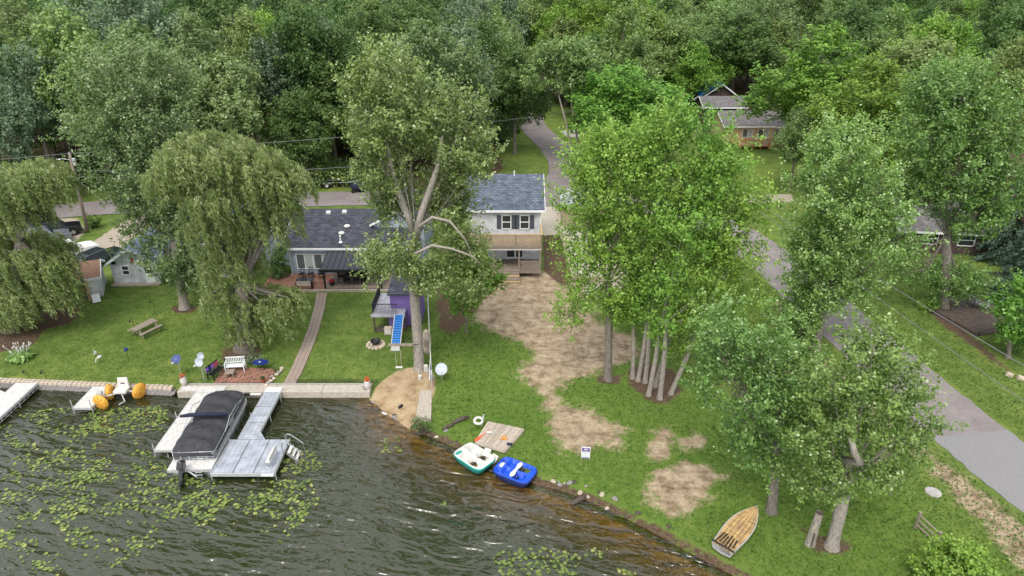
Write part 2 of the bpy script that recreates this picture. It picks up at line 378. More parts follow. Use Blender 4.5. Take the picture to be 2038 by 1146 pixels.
def math_(op, a, b=None, clamp=False):
    q = N.new('ShaderNodeMath'); q.operation = op; q.use_clamp = clamp
    for i, val in enumerate((a, b)):
        if val is None: continue
        if isinstance(val, (int, float)): q.inputs[i].default_value = val
        else: L.new(val, q.inputs[i])
    return q.outputs[0]
big, med, fine, vf = noise(.16, 5), noise(1.1, 6, .7), noise(7, 5, .7), noise(26, 3, .7)
g1 = ramp(N, [(.28, (.06,.1,.02)), (.5, (.1,.155,.032)), (.72, (.16,.2,.055))]); L.new(med.outputs[0], g1.inputs[0])
g2 = ramp(N, [(.25, (.06,.1,.022)), (.5, (.11,.162,.036)), (.75, (.2,.22,.08))]); L.new(fine.outputs[0], g2.inputs[0])
lawn = mixc(.5, g1.outputs[0], g2.outputs[0])
g3 = ramp(N, [(.3, (.78,.84,.76)), (.55, (1.2,1.18,1.15)), (.75, (1.55,1.34,1.3))]); L.new(big.outputs[0], g3.inputs[0])
lawn = mixc(.85, lawn, g3.outputs[0], 'MULTIPLY')
mot = noise(.55, 7, .7); mo_ = ramp(N, [(.36, (.74,.8,.72)), (.52, (1,1,1)), (.68, (1.32,1.14,1.2))]); L.new(mot.outputs[0], mo_.inputs[0]); lawn = mixc(.8, lawn, mo_.outputs[0], 'MULTIPLY')
g4 = ramp(N, [(.3, (.6,.6,.6)), (.7, (1.35,1.35,1.35))]); L.new(vf.outputs[0], g4.inputs[0])
wd = N.new('ShaderNodeAttribute'); wd.attribute_name = 'weed'
wn = noise(2.6, 6, .75); wr = ramp(N, [(.32, (.05,.115,.015)), (.5, (.1,.185,.026)), (.62, (.15,.2,.05)), (.75, (.24,.22,.12))]); L.new(wn.outputs[0], wr.inputs[0])
lawn = mixc(math_('MULTIPLY', wd.outputs['Fac'], .6), lawn, wr.outputs[0])
lawn = mixc(.8, lawn, g4.outputs[0], 'MULTIPLY')
def maskfac(name, edge, amt=.9, lo=.42, hi=.6):
    a = N.new('ShaderNodeAttribute'); a.attribute_name = name
    s = math_('ADD', a.outputs['Fac'], math_('MULTIPLY', math_('SUBTRACT', edge.outputs[0], .5), amt))
    r = N.new('ShaderNodeMapRange'); r.inputs[1].default_value = lo; r.inputs[2].default_value = hi; L.new(s, r.inputs[0])
    # nothing where the mask is truly zero
    return math_('MULTIPLY', r.outputs[0], math_('GREATER_THAN', a.outputs['Fac'], .02))
edge = noise(1.7, 8, .72); edge2 = noise(.9, 10, .78)
dn0 = noise(1.1, 10, .78); dn1 = noise(2.6, 4, .6, st=(.25,1.3,1)); dnm = math_('ADD', math_('MULTIPLY', dn0.outputs[0], .86), math_('MULTIPLY', dn1.outputs[0], .14)); dr = ramp(N, [(.33, (.09,.062,.04)), (.43, (.22,.16,.105)), (.52, (.35,.27,.185)), (.64, (.5,.41,.295))]); L.new(dnm, dr.inputs[0])
col = mixc(maskfac('dirt', edge2, 1.7, .4, .62), lawn, dr.outputs[0])
mr = ramp(N, [(.3, (.045,.032,.022)), (.5, (.1,.068,.045)), (.7, (.17,.12,.08))]); L.new(fine.outputs[0], mr.inputs[0])
col = mixc(maskfac('mulch', edge2, 1.2), col, mr.outputs[0])
gr_ = ramp(N, [(.35, (.22,.19,.15)), (.5, (.36,.31,.25)), (.68, (.5,.44,.36))]); gvn = noise(16, 3, .8); L.new(gvn.outputs[0], gr_.inputs[0])
col = mixc(maskfac('gravel', edge, .9), col, gr_.outputs[0])
sr = ramp(N, [(.3, (.2,.13,.065)), (.5, (.38,.28,.17)), (.7, (.46,.36,.235))]); L.new(med.outputs[0], sr.inputs[0])
col = mixc(maskfac('sand', edge, .5), col, sr.outputs[0])
L.new(col, P.inputs['Base Color']); P.inputs['Roughness'].default_value = .95; P.inputs['Specular IOR Level'].default_value = .1
bp = N.new('ShaderNodeBump'); bp.inputs['Strength'].default_value = .9; bp.inputs['Distance'].default_value = .06
L.new(math_('ADD', vf.outputs[0], fine.outputs[0]), bp.inputs['Height']); L.new(bp.outputs[0], P.inputs['Normal'])
gm.materials.append(m); ground = bpy.data.objects.new('ground', gm); COL.objects.link(ground); tag(ground, kind='structure')
# --- lake
lm, LX, LY = grid_mesh('lake', axis(-140, 24, -36, 14, .5), axis(-58, 47, 20, 41.5, .5), lambda x, y: np.full(x.shape, WL))
attr(lm, 'depth', np.clip(WL-hz(LX, LY), 0, 4))
m = bpy.data.materials.new('lake_water'); n, N, L, P = nodes(m); MATS['lake_water'] = m
tc = N.new('ShaderNodeTexCoord'); N.remove(P)
dp = N.new('ShaderNodeAttribute'); dp.attribute_name = 'depth'
murk = noise(.35, 4); tur = N.new('ShaderNodeMapRange'); tur.inputs[1].default_value = .0; tur.inputs[2].default_value = 1.25
L.new(math_('ADD', dp.outputs['Fac'], math_('MULTIPLY', math_('SUBTRACT', murk.outputs[0], .5), .35)), tur.inputs[0])
tr = N.new('ShaderNodeBsdfTransparent'); tr.inputs[0].default_value = (.74,.64,.28,1)
df = N.new('ShaderNodeBsdfDiffuse'); df.inputs[0].default_value = (.022,.027,.008,1)
body = N.new('ShaderNodeMixShader'); L.new(math_('MULTIPLY', tur.outputs[0], .97, True), body.inputs[0]); L.new(tr.outputs[0], body.inputs[1]); L.new(df.outputs[0], body.inputs[2])
mpw = N.new('ShaderNodeMapping'); mpw.inputs['Rotation'].default_value = (0,0,R(14)); L.new(tc.outputs['Object'], mpw.inputs[0])
w1 = noise(.7, 1, .4, mpw.outputs[0], (.75,2.4,1)); w2 = noise(3.0, 1, .5, mpw.outputs[0], (.7,1.8,1)); w3 = noise(.14, 3)
for q_ in (w1, w2): q_.inputs['Distortion'].default_value = .6
hgt = math_('ADD', math_('MULTIPLY', w1.outputs[0], 1.0), math_('MULTIPLY', w2.outputs[0], .22))
hgt = math_('MULTIPLY', hgt, math_('ADD', w3.outputs[0], .35))
bw = N.new('ShaderNodeBump'); bw.inputs['Strength'].default_value = 1; bw.inputs['Distance'].default_value = .33; L.new(hgt, bw.inputs['Height'])
gl = N.new('ShaderNodeBsdfGlossy'); gl.inputs['Roughness'].default_value = .13; gl.inputs[0].default_value = (1,1,1,1); L.new(bw.outputs[0], gl.inputs['Normal'])
fr = N.new('ShaderNodeFresnel'); fr.inputs[0].default_value = 1.68; L.new(bw.outputs[0], fr.inputs['Normal'])
surf = N.new('ShaderNodeMixShader'); L.new(fr.outputs[0], surf.inputs[0]); L.new(body.outputs[0], surf.inputs[1]); L.new(gl.outputs[0], surf.inputs[2])
L.new(surf.outputs[0], N['Material Output'].inputs[0])
lm.materials.append(m); lake = bpy.data.objects.new('lake', lm); COL.objects.link(lake); tag(lake, kind='structure')
# --- roads
m = bpy.data.materials.new('asphalt'); n, N, L, P = nodes(m); MATS['asphalt'] = m; tc = N.new('ShaderNodeTexCoord')
a1, a2, a3 = noise(.5, 6, .6), noise(30, 3, .8), noise(3, 6, .7)
r1 = ramp(N, [(.3, (.155,.135,.135)), (.7, (.225,.2,.195))]); L.new(a1.outputs[0], r1.inputs[0])
r2 = ramp(N, [(.3, (.72,)*3), (.7, (1.25,)*3)]); L.new(a2.outputs[0], r2.inputs[0])
r3 = ramp(N, [(.3, (.85,)*3), (.7, (1.1,)*3)]); L.new(a3.outputs[0], r3.inputs[0])
L.new(mixc(1, mixc(1, r1.outputs[0], r2.outputs[0], 'MULTIPLY'), r3.outputs[0], 'MULTIPLY'), P.inputs['Base Color']); P.inputs['Roughness'].default_value = .9
mat('asphalt_grey', (.2,.195,.198), .9, .12, 14)
def smooth_line(pts, n=10):
    out = []
    P_ = [np.array(p, float) for p in pts]; P_ = [2*P_[0]-P_[1]]+P_+[2*P_[-1]-P_[-2]]
    for i in range(1, len(P_)-2):
        a, b, c, d = P_[i-1:i+3]
        for k in range(n):
            t = k/n; out.append(.5*((2*b)+(-a+c)*t+(2*a-5*b+4*c-d)*t*t+(-a+3*b-3*c+d)*t**3))
    out.append(P_[-2]); return out
def ribbon(name, left, right, z, m, th=.05, kind='structure', parent=None):
    b = MB(); n = len(left); jit = lambda: random.uniform(-.09, .09)
    vs = []
    for l, r in zip(left, right):
        vs += [(l[0]+jit(), l[1]+jit(), z), (r[0]+jit(), r[1]+jit(), z)]
    fs = [(2*i, 2*i+1, 2*i+3, 2*i+2) for i in range(n-1)]
    k = len(vs); vs += [(x, y, z-th) for x, y, _ in vs]
    fs += [(k+2*i, 2*i, 2*i+2, k+2*i+2) for i in range(n-1)]+[(2*i+1, k+2*i+1, k+2*i+3, 2*i+3) for i in range(n-1)]
    b.add(vs, fs); o = b.build(name, m, parent)
    if kind and not parent: tag(o, kind=kind)
    return o
def road(name, center, width, z, m, **k):
    c = smooth_line(center, 12); L_, R_ = [], []
    for i, p in enumerate(c):
        d = c[min(i+1, len(c)-1)]-c[max(i-1, 0)]; d = d/np.hypot(*d); nn = np.array((-d[1], d[0]))
        wd = width if not callable(width) else width(i/(len(c)-1))
        L_.append(p+nn*wd/2); R_.append(p-nn*wd/2)
    return ribbon(name, L_, R_, z, m, **k)
road('road', [(-90,66),(-60,73),(-45,76.8),(-25,79.2),(-8,79.6),(2,79.5),(11,78.6),(18.5,75.5),(23.6,68.5),(25.4,60),(26.6,50),(27.7,41),(28.6,34.2)], 5.2, .035, 'asphalt')
road('road', [(28.58,34.4),(29.6,29.5),(31.2,24.5),(34,18)], 5.2, .03, 'asphalt_grey')
road('back_road', [(4.5,80.5),(7.3,87),(7.6,95),(6.2,105),(3.6,118),(3.3,134),(5,152)], lambda t: 7-2.2*min(1, t*3), .045, 'asphalt')
road('side_road', [(8.5,112),(14,113),(24,116)], 4.5, .040, 'concrete_grey')
road('driveway', [(4.2,76.5),(4.4,73),(4.6,67.5)], lambda t: 3.4, .028, 'concrete')
ribbon('concrete_pad', [(5.1,67.8),(5.4,63),(5.7,56.4)], [(8.4,67.8),(8.4,63),(8.4,56.4)], .33, 'concrete', th=.4)
# ================================================================ BUILDINGS
def window(parent, x0, x1, z0, z1, y, kind='double', face=-1, frame='white_trim'):
    """window set in a wall facing -Y (face=-1): frame, panes and rail as pieces of their own"""
    w = MB(); t = .07; d = .06*face
    ya, yb = sorted((y, y+d)); yo = y+d
    for a in ((x0-t, x0, z0-t, z1+t), (x1, x1+t, z0-t, z1+t), (x0, x1, z1, z1+t), (x0, x1, z0-t, z0)): w.box(a[0], a[1], ya, yb, a[2], a[3])
    o = w.build('window', frame, parent); py = y+.02*face; ya, yb = sorted((y+.004*face, py))
    if kind == 'double':
        m_ = (z0+z1)/2
        MB().box(x0, x1, *sorted((y+.01*face, y+.05*face)), m_-.035, m_+.035).build('rail', frame, o)
        MB().box(x0, x1, ya, yb, m_+.035, z1).build('pane', 'glass', o); MB().box(x0, x1, ya, yb, z0, m_-.035).build('pane', 'glass', o)
    elif kind == 'slider':
        m_ = (x0+x1)/2
        MB().box(m_-.04, m_+.04, *sorted((y+.01*face, y+.05*face)), z0, z1).build('rail', frame, o)
        MB().box(x0, m_-.04, ya, yb, z0, z1).build('pane', 'screen', o); MB().box(m_+.04, x1, ya, yb, z0, z1).build('pane', 'blind', o)
    else: MB().box(x0, x1, ya, yb, z0, z1).build('pane', 'glass', o)
    return o
def gable(parent, x0, x1, y0, y1, ze, zr, ridge='X', wall='siding_white', roof='shingle_dark', over=.35, trim='white_trim', z0=-.1, th=.14):
    """gabled block: wall, two roof slopes, fascia"""
    b = MB(); xm, ym = (x0+x1)/2, (y0+y1)/2
    if ridge == 'X':
        v = [(x0,y0,z0),(x1,y0,z0),(x1,y1,z0),(x0,y1,z0),(x0,y0,ze),(x1,y0,ze),(x1,y1,ze),(x0,y1,ze),(x0,ym,zr),(x1,ym,zr)]
        f = [(0,1,5,4),(2,3,7,6),(1,2,6,9,5),(3,0,4,8,7)]
    else:
        v = [(x0,y0,z0),(x1,y0,z0),(x1,y1,z0),(x0,y1,z0),(x0,y0,ze),(x1,y0,ze),(x1,y1,ze),(x0,y1,ze),(xm,y0,zr),(xm,y1,zr)]
        f = [(0,1,5,8,4),(2,3,7,9,6),(1,2,6,5),(3,0,4,7)]
    b.add(v, f).build('wall', wall, parent)
    roofs = []
    if ridge == 'X':
        sl = (zr-ze)/(ym-y0); a, c = x0-over, x1+over
        q = [[(a,y0-over,ze-sl*over+.1),(c,y0-over,ze-sl*over+.1),(c,ym,zr+.1),(a,ym,zr+.1)], [(c,y1+over,ze-sl*over+.1),(a,y1+over,ze-sl*over+.1),(a,ym,zr+.1),(c,ym,zr+.1)]]
        edges = [((a,y0-over-.015),(c,y0-over-.015))]
    else:
        sl = (zr-ze)/(xm-x0); a, c = y0-over, y1+over
        q = [[(x0-over,c,ze-sl*over+.1),(x0-over,a,ze-sl*over+.1),(xm,a,zr+.1),(xm,c,zr+.1)], [(x1+over,a,ze-sl*over+.1),(x1+over,c,ze-sl*over+.1),(xm,c,zr+.1),(xm,a,zr+.1)]]
    for k in q:
        r = MB().slab(k, th).build('roof', roof, parent); roofs.append(r)
    fz = ze-sl*over
    if ridge == 'X':
        for yy in (y0-over-.06, y1+over+.002): MB().box(x0-over, x1+over, yy, yy+.055, fz-.12, fz+.07).build('gutter', trim, parent)
        for xx, s in ((x0-over-.045, 1), (x1+over+.005, 1)):
            for (ya, yb) in ((y0-over, ym), (y1+over, ym)):
                MB().add([(xx,ya,fz-.09),(xx+.04,ya,fz-.09),(xx+.04,ya,fz+.12),(xx,ya,fz+.12),(xx,yb,zr-.09),(xx+.04,yb,zr-.09),(xx+.04,yb,zr+.12),(xx,yb,zr+.12)], [(0,1,2,3),(7,6,5,4),(0,4,5,1),(1,5,6,2),(2,6,7,3),(3,7,4,0)]).build('rake_board', trim, parent)
    else:
        for yy in (y0-over-.045, y1+over+.005):
            for (xa, xb) in ((x0-over, xm), (x1+over, xm)):
                MB().add([(xa,yy,fz-.09),(xa,yy+.04,fz-.09),(xa,yy+.04,fz+.12),(xa,yy,fz+.12),(xb,yy,zr-.09),(xb,yy+.04,zr-.09),(xb,yy+.04,zr+.12),(xb,yy,zr+.12)], [(0,1,2,3),(7,6,5,4),(0,4,5,1),(1,5,6,2),(2,6,7,3),(3,7,4,0)]).build('rake_board', trim, parent)
    return roofs
def beam(name, m, parent, a, b, r=.05): return MB().tube([a, b], r, 4).build(name, m, parent)
# --- white two-storey house with two decks
WY = 59.6; xr = xAt(1076, WY, 4); xl = xr-6.9; PF = 57.0
ze = zAt(424, WY-.35)+.36; RY = WY+4.1; zr = zAt(348, RY); CX = (xl+xr)/2
h = thing('two_storey_house', 'white two-storey house with blue-grey shingle roof and wooden decks on the bare lot', 'house', (CX, WY, 0))
hw = (xr-xl)/2
roofs = gable(h, -hw, hw, 0, 2*(RY-WY), ze, zr, 'X', 'siding_white', 'shingle_blue', .35)
MB().lathe([(.05,0),(.05,.42),(.07,.43),(.07,.5)], 10, (1.0, RY-WY-.35, zr)).build('vent_pipe', 'white_trim', roofs[0])
dz = zAt(489, PF); pz = .72
for i, (a, c) in enumerate(((1000,1016),(1036,1052))):
    x0, x1 = xAt(a, WY, 4.2)-CX, xAt(c, WY, 4.2)-CX; z0, z1 = zAt(454, WY), zAt(429, WY)
    window(h, x0, x1, z0, z1, 0)
    for s in ((x0-.52, x0-.1), (x1+.1, x1+.52)):
        sh = MB().box(s[0], s[1], -.045, 0, z0-.05, z1+.05)
        for k in range(9): zz = z0+.05+k*(z1-z0-.1)/8; sh.box(s[0]+.04, s[1]-.04, -.06, -.045, zz-.03, zz+.03)
        sh.build('shutter', 'slate_paint', h)
window(h, xAt(1009,WY,1.9)-CX, xAt(1024,WY,1.9)-CX, .95, 2.5, 0, 'plain'); window(h, xAt(1027,WY,1.9)-CX, xAt(1040,WY,1.9)-CX, .95, 2.5, 0, 'plain')
window(h, -hw+.6, -hw+1.5, 1.2, 2.4, 0)
for sx in (-hw-.02, hw-.08): MB().box(sx, sx+.1, -.03, 0, 0, ze).build('corner_trim', 'white_trim', h)
D = PF-WY
MB().box(-hw, hw, D, -.005, dz-.06, dz).build('upper_deck', 'deck_boards', h)
MB().box(-hw-.03, hw+.03, D-.05, D-.002, dz-.32, dz-.01).build('upper_fascia', 'wood_grey', h)
MB().box(-hw, hw, D-.03, D+.0, dz-.42, dz-.33).build('gutter', 'white_trim', h)
rt = zAt(466, PF)
rl = MB()
for k in range(44): x = -hw+.06+k*(2*hw-.12)/43; rl.box(x-.03, x+.03, D+.02, D+.05, dz+.05, rt-.04)
rl.build('baluster_row', 'wood_new', h)
for s in (-1, 1):
    rl = MB()
    for k in range(20): y = D+.1+k*(-D-.15)/19; x = s*(hw-.05); rl.box(x-.015, x+.015, y-.035, y+.035, dz+.05, rt-.04)
    rl.build('baluster_row', 'wood_new', h)
MB().box(-hw-.05, hw+.05, D-.06, D+.08, rt-.04, rt).build('top_rail', 'wood_new', h)
for s in (-1, 1): MB().box(s*hw-.07, s*hw+.07, D+.082, -.01, rt-.04, rt).build('top_rail', 'wood_new', h)
for k in range(4):
    x = -hw+.05+k*(2*hw-.1)/3; MB().box(x-.06, x+.06, D-.035, D+.018, dz+.02, rt-.042).build('rail_post', 'wood_grey', h)
for x in (-hw+.1, -.9, xAt(1033,PF,1.5)-CX, hw-.1): MB().box(x-.07, x+.07, D+.05, D+.19, pz, dz-.07).build('post', 'wood_grey', h)
MB().box(-hw, hw, D, -.006, pz-.06, pz).build('porch_floor', 'deck_boards', h)
MB().box(-hw-.02, hw+.02, D-.04, D-.002, pz-.26, pz-.005).build('porch_fascia', 'wood_grey', h)
xa = xAt(1035,PF,1.2)-CX
MB().box(xa, hw, D+.0, D+.08, pz+.85, pz+.92).build('porch_rail', 'wood_grey', h); MB().box(xa, hw, D+.01, D+.07, pz+.05, pz+.12).build('porch_rail', 'wood_grey', h)
la = MB(); n_ = 13
for k in range(n_):
    x = xa+k*(hw-xa-.7)/(n_-1)
    for s in (1, -1): la.rbox((x+.36, D+.04+.012*s, pz+.48), (.05, .02, 1.0), (0, s*R(44), 0))
la.build('lattice', 'wood_grey', h)
MB().box(hw-.07, hw-.01, D+.2, -.02, pz+.85, pz+.92).build('porch_rail', 'wood_grey', h)
sx0, sx1 = xAt(966,PF,.4)-CX, xAt(1033,PF,.4)-CX
for k in range(4):
    z = pz-.15*(k+1); MB().box(sx0-.05*k, sx1+.02*k, D-.04-.3*(k+1), D-.042-.3*k, z-.06, z).build('step', 'wood_new' if k % 2 else 'wood_grey', h)
    MB().box(sx0-.05*k, sx1+.02*k, D-.06-.3*k, D-.045-.3*k, z, z+.085).build('riser', 'wood_grey', h)
MB().box(-.2, .3, -.35, -.02, dz-.9, dz-.65).build('porch_lamp', 'white_trim', h)
# --- retaining wall beside it
rw = thing('retaining_wall', 'low tan retaining wall along the concrete pad right of the white house', 'wall', (0,0,0))
A, B_, C_ = (5.05,67.8),(5.3,63),(5.62,56.3)
for p, q in ((A,B_),(B_,C_),(C_,(8.4,56.3))):
    d = Vector((q[0]-p[0], q[1]-p[1], 0)); n_ = max(1, int(d.length/.62)); ang = math.atan2(d.y, d.x)
    for k in range(n_):
        c = Vector((*p, 0))+d*((k+.5)/n_); MB().rbox((0,0,.1), (d.length/n_-.02, .2, .62+random.uniform(-.01,.01)), (0,0,0)).build('block', 'tan_wall', rw, c, ang)
# --- garage with white lattice-like roof panels beside the drive
GB = at(1131,452); g = thing('garage', 'tan garage with pale ribbed metal roof at the drive behind the lot trees', 'garage', (GB.x+1.6, GB.y+2.2, 0), R(-2))
gw = 2.3
MB().box(-gw, gw, -2, 3.4, -.1, 2.1).build('wall', 'tan_wall', g)
for k in range(6):
    y = -2.15+k*.95; MB().slab([(-gw-.1,y,2.14+.05*k),(gw+.1,y,2.14+.05*k),(gw+.1,y+.9,2.2+.05*k),(-gw-.1,y+.9,2.2+.05*k)], .05).build('roof_panel', 'garage_roof', g)
# --- blue ranch house with canopy
BY = 57.8; x0, x1 = -20.6, -9.3; ze = zAt(494, BY-.4)+.1; RYb = 62.5; zr = zAt(417, RYb)
bh = thing('ranch_house', 'pale blue ranch house with dark shingle roof behind the lawn', 'house', (x0, BY, 0)); W = x1-x0
roofs = gable(bh, 0, W, 0, 2*(RYb-BY), ze, zr, 'X', 'siding_blue', 'shingle_dark', .4)
sl = (zr-ze)/(RYb-BY)
def onroof(px, py):
    lo, hi = BY, RYb
    for _ in range(40):
        mid = (lo+hi)/2
        if zAt(py, mid) < ze+sl*(mid-BY)+.1: lo = mid
        else: hi = mid
    # nearer points of the slope project lower in the picture
    best = min((abs(zAt(py, BY+q*.05)-(ze+sl*q*.05+.1)), q) for q in range(int((RYb-BY)/.05)))[1]*.05
    z = ze+sl*best+.1; return Vector((xAt(px, BY+best, z)-x0, best, z))
for px, py in ((654,425),(686,424)):
    p = onroof(px, py); MB().rbox(p+Vector((0,0,.12)), (.5,.5,.24), (math.atan(sl),0,0), .8).build('roof_vent', 'dull_alu', roofs[0], bevel=.03)
for px, py in ((691,452),(680,466)):
    p = onroof(px, py); MB().lathe([(.22,0),(.22,.1),(.3,.12),(.24,.22),(.05,.27)], 12, p).build('roof_fan', 'white_plastic', roofs[0])
p = onroof(678,481); MB().lathe([(.2,-.05),(.07,.08),(.06,.55),(.1,.56),(.1,.6)], 10, p).build('vent_pipe', 'white_trim', roofs[0])
for a, c in ((591,622),(626,657)):
    window(bh, xAt(a,BY,1.5)-x0, xAt(c,BY,1.5)-x0, .62, 1.98, 0, 'slider')
window(bh, 6.6, 8.4, .1, 2.0, 0, 'slider'); window(bh, 9.3, 10.5, .9, 2.0, 0, 'double')
MB().tube([(.12,-.1,ze-.1),(.12,-.1,.1),(.12,-.4,.05)], .05, 6).build('downspout', 'white_trim', bh)
wg = MB()
lx0, lx1 = -5.2, .0
gable(bh, -4.6, -.45, 2.0, 9.4, 2.5, 4.2, 'Y', 'siding_blue', 'shingle_dark', .35)
gable(bh, W-3.7, W+1.0, 2.2, 9.0, ze+1.35, zr+.75, 'Y', 'siding_blue', 'shingle_dark', .3)
# patios in front of it
pa = tag(MB().box(-22.4, -16.75, 54.35, 57.75, -.1, .07).build('brick_patio', 'paver_red'), 'red brick patio below the sliding windows of the blue house', 'patio')
for k in range(11): MB().box(-22.5+k*.53, -22.5+k*.53+.51, 54.1, 54.34, -.1, .13).build('edging_block', 'stone_pale', pa)
dk = tag(MB().box(-16.7, -9.4, 54.45, 57.75, -.1, .2).build('wood_deck', 'deck_boards'), 'low weathered wood deck under the black canopy', 'deck')
MB().box(-16.7, -9.4, 54.2, 54.44, -.1, .12).build('step', 'concrete', dk)
# canopy
cn = thing('patio_canopy', 'black metal canopy with standing seam roof on posts at the blue house', 'canopy', (-16.6, 54.6, 0)); cw = 5.0
cz0, cz1 = zAt(537, 54.3), 2.55
MB().slab([(-.25,-.25,cz0),(cw+.25,-.25,cz0),(cw+.25,2.95,cz1+.05),(-.25,2.95,cz1+.05)], .06).build('roof', 'charcoal_metal', cn)
for k in range(12):
    x = -.2+k*(cw+.4)/11; MB().slab([(x-.02,-.26,cz0+.04),(x+.02,-.26,cz0+.04),(x+.02,2.95,cz1+.09),(x-.02,2.95,cz1+.09)], .05).build('seam', 'black_iron', cn)
MB().box(-.3, cw+.3, -.33, -.26, cz0-.2, cz0+.04).build('fascia', 'black_iron', cn)
for x in (0, cw):
    MB().box(x-.07, x+.07, -.2, -.06, .1, cz0-.05).build('post', 'black_iron', cn)
    for s in (-1, 1): MB().tube([(x, -.13, cz0-.55), (x+s*.42, -.13, cz0-.12)], .03, 4).build('brace', 'black_iron', cn)
MB().box(-.1, cw+.1, -.18, -.08, cz0-.3, cz0-.2).build('beam', 'black_iron', cn)
# patio furniture
def dining_chair(name, label, x, y, rz, z=.2, group=None):
    t = thing(name, label, 'chair', (x, y, z), rz, group)
    MB().box(-.24,.24,-.24,.24,.42,.46).build('seat', 'black_iron', t)
    b = MB()
    for k in range(6): b.box(-.22+k*.084,-.2+k*.084,.2,.23,.46,.98)
    b.box(-.25,.25,.2,.24,.96,1.02); b.build('backrest', 'black_iron', t)
    for sx in (-.21,.21):
        for sy in (-.21,.21): MB().box(sx-.02,sx+.02,sy-.02,sy+.02,0,.42).build('leg', 'black_iron', t)
        MB().box(sx-.03,sx+.03,-.2,.2,.62,.65).build('armrest', 'black_iron', t)
    return t
tb_ = thing('dining_table', 'long black metal dining table under the canopy', 'table', (-14.1, 56.0, .2))
MB().box(-1,1,-.5,.5,.7,.74).build('tabletop', 'black_iron', tb_)
for sx in (-.9,.9):
    for sy in (-.42,.42): MB().box(sx-.03,sx+.03,sy-.03,sy+.03,0,.7).build('leg', 'black_iron', tb_)
for i, (x, y, r_, lab) in enumerate([(-14.8,55.25,180,'black chair at the near left side of the canopy table'),(-14.0,55.25,180,'black chair at the near middle of the canopy table'),(-13.3,55.25,180,'black chair at the near right side of the canopy table'),(-15.5,56,90,'black chair at the left end of the canopy table')]):
    dining_chair('dining_chair', lab, x, y, R(r_), group='chairs at the canopy table')
pot = thing('flower_pot', 'dark pot with red flowers on the wood deck by the canopy post', 'flower pot', (xAt(661,55,.3), 55.0, .2))
MB().lathe([(.16,0),(.24,.3),(.26,.36)], 12).build('pot', 'black_iron', pot); MB().ell((0,0,.45), (.26,.26,.15), 9, 5).build('flowers', 'flower_red', pot)
# iron railing and outdoor furniture on the brick patio
for i, (px, lab) in enumerate(((602,'black wrought iron chair at the left on the brick patio'),(620,'second black wrought iron chair on the brick patio'),(640,'right black wrought iron chair on the brick patio'))):
    q = at(px, 553, .07); dining_chair('iron_chair', lab, q.x, q.y, R(12*i-10), .07, 'iron chairs on the brick patio')
q = at(608,566,.07); ft = thing('fire_table', 'low rectangular patio table with dark glass top on the brick patio', 'table', q)
MB().box(-.75,.75,-.4,.4,.42,.48).build('tabletop', 'glass', ft); MB().box(-.5,.5,-.25,.25,.0,.42).build('base', 'wood_grey', ft)
q = at(607,575,.07); be = thing('patio_bench', 'wooden bench with dark iron ends on the brick patio', 'bench', q, R(180))
for k in range(4): MB().box(-.7,.7,-.22+k*.11,-.13+k*.11,.4,.43).build('slat', 'wood_pale', be)
for k in range(3): MB().box(-.7,.7,.2,.23,.5+k*.13,.6+k*.13).build('slat', 'wood_pale', be)
for s in (-.68,.68): MB().box(s-.03,s+.03,-.24,.26,0,.84).build('end_frame', 'black_iron', be)
# brick path, each paver course a piece
path = thing('garden_path', 'narrow curved brick path from the blue house down to the sea wall', 'path', (0,0,0))
cpts = smooth_line([(at(x,y).x, at(x,y).y) for x, y in ((641,582),(636,610),(627,645),(614,682),(600,715),(588,742),(577,762))], 16)
acc = 0; last = None; row = 0; pm = None
for i in range(len(cpts)-1):
    d = cpts[i+1]-cpts[i]; L_ = np.hypot(*d); t = 0
    while acc+(L_-t) >= .22:
        t += .22-acc; acc = 0; c = cpts[i]+d*(t/L_); ang = math.atan2(d[1], d[0])+math.pi/2
        for k in (-1, 0, 1):
            off = k*.3+(.0 if row % 2 else .0); u = Vector((math.cos(ang), math.sin(ang), 0))
            loc = Vector((c[0], c[1], 0))+u*off
            if pm is None: o = MB().box(-.14,.14,-.1,.1,-.05,.035).build('paver', 'paver_tan', path, loc, ang); pm = o
            else: o = share('paver', pm, path, loc, (0,0,ang+random.uniform(-.02,.02)))
            o.location.z = random.uniform(-.006,.006)
        row += 1
    acc += L_-t
# --- small white cottage
cq, cr = at(229,565), at(319,563); cw = (cr-cq).length
ct = thing('cottage', 'small white gabled cottage with blue-grey roof at the back of the left lawn', 'cottage', cq, math.atan2(cr.y-cq.y, cr.x-cq.x))
gable(ct, 0, cw, 0, 4.6, 2.15, 3.45, 'Y', 'siding_white', 'sky_roof', .35)
window(ct, 1.0, 1.55, .95, 1.75, 0); d_ = MB().box(2.85, 3.7, -.05, 0, .05, 2.0).build('door', 'white_trim', ct)
MB().box(2.95, 3.6, -.058, -.051, 1.05, 1.65).build('pane', 'glass', d_); MB().box(3.58,3.66,-.1,-.05,.95,1.02).build('handle', 'black_iron', d_)
for x in (.45, 3.3): MB().rbox((x, -.13, 2.1), (.34, .2, .18)).build('floodlight', 'black_iron', ct)
MB().rbox((2.05,-.05,2.3), (.18,.06,.6), (0,R(25),0)).build('wall_ornament', 'terracotta', ct)
MB().box(-.15, cw+.1, -.45, -.005, -.1, .1).build('step', 'concrete', ct)
MB().tube([(cw+.05,-.06,2.1),(cw+.05,-.06,.15),(cw+.1,-.3,.1)], .05, 6).build('downspout', 'white_trim', ct)
wheel = thing('old_wheel', 'grey spoked wheel leaning on the right wall of the cottage', 'wheel', Vector((cq.x+cw+.25, cq.y+1.1, .45)), R(90))
MB().tube([(.42*math.cos(t*.3927), 0, .42*math.sin(t*.3927)) for t in range(17)], .035, 5).build('rim', 'dull_alu', wheel)
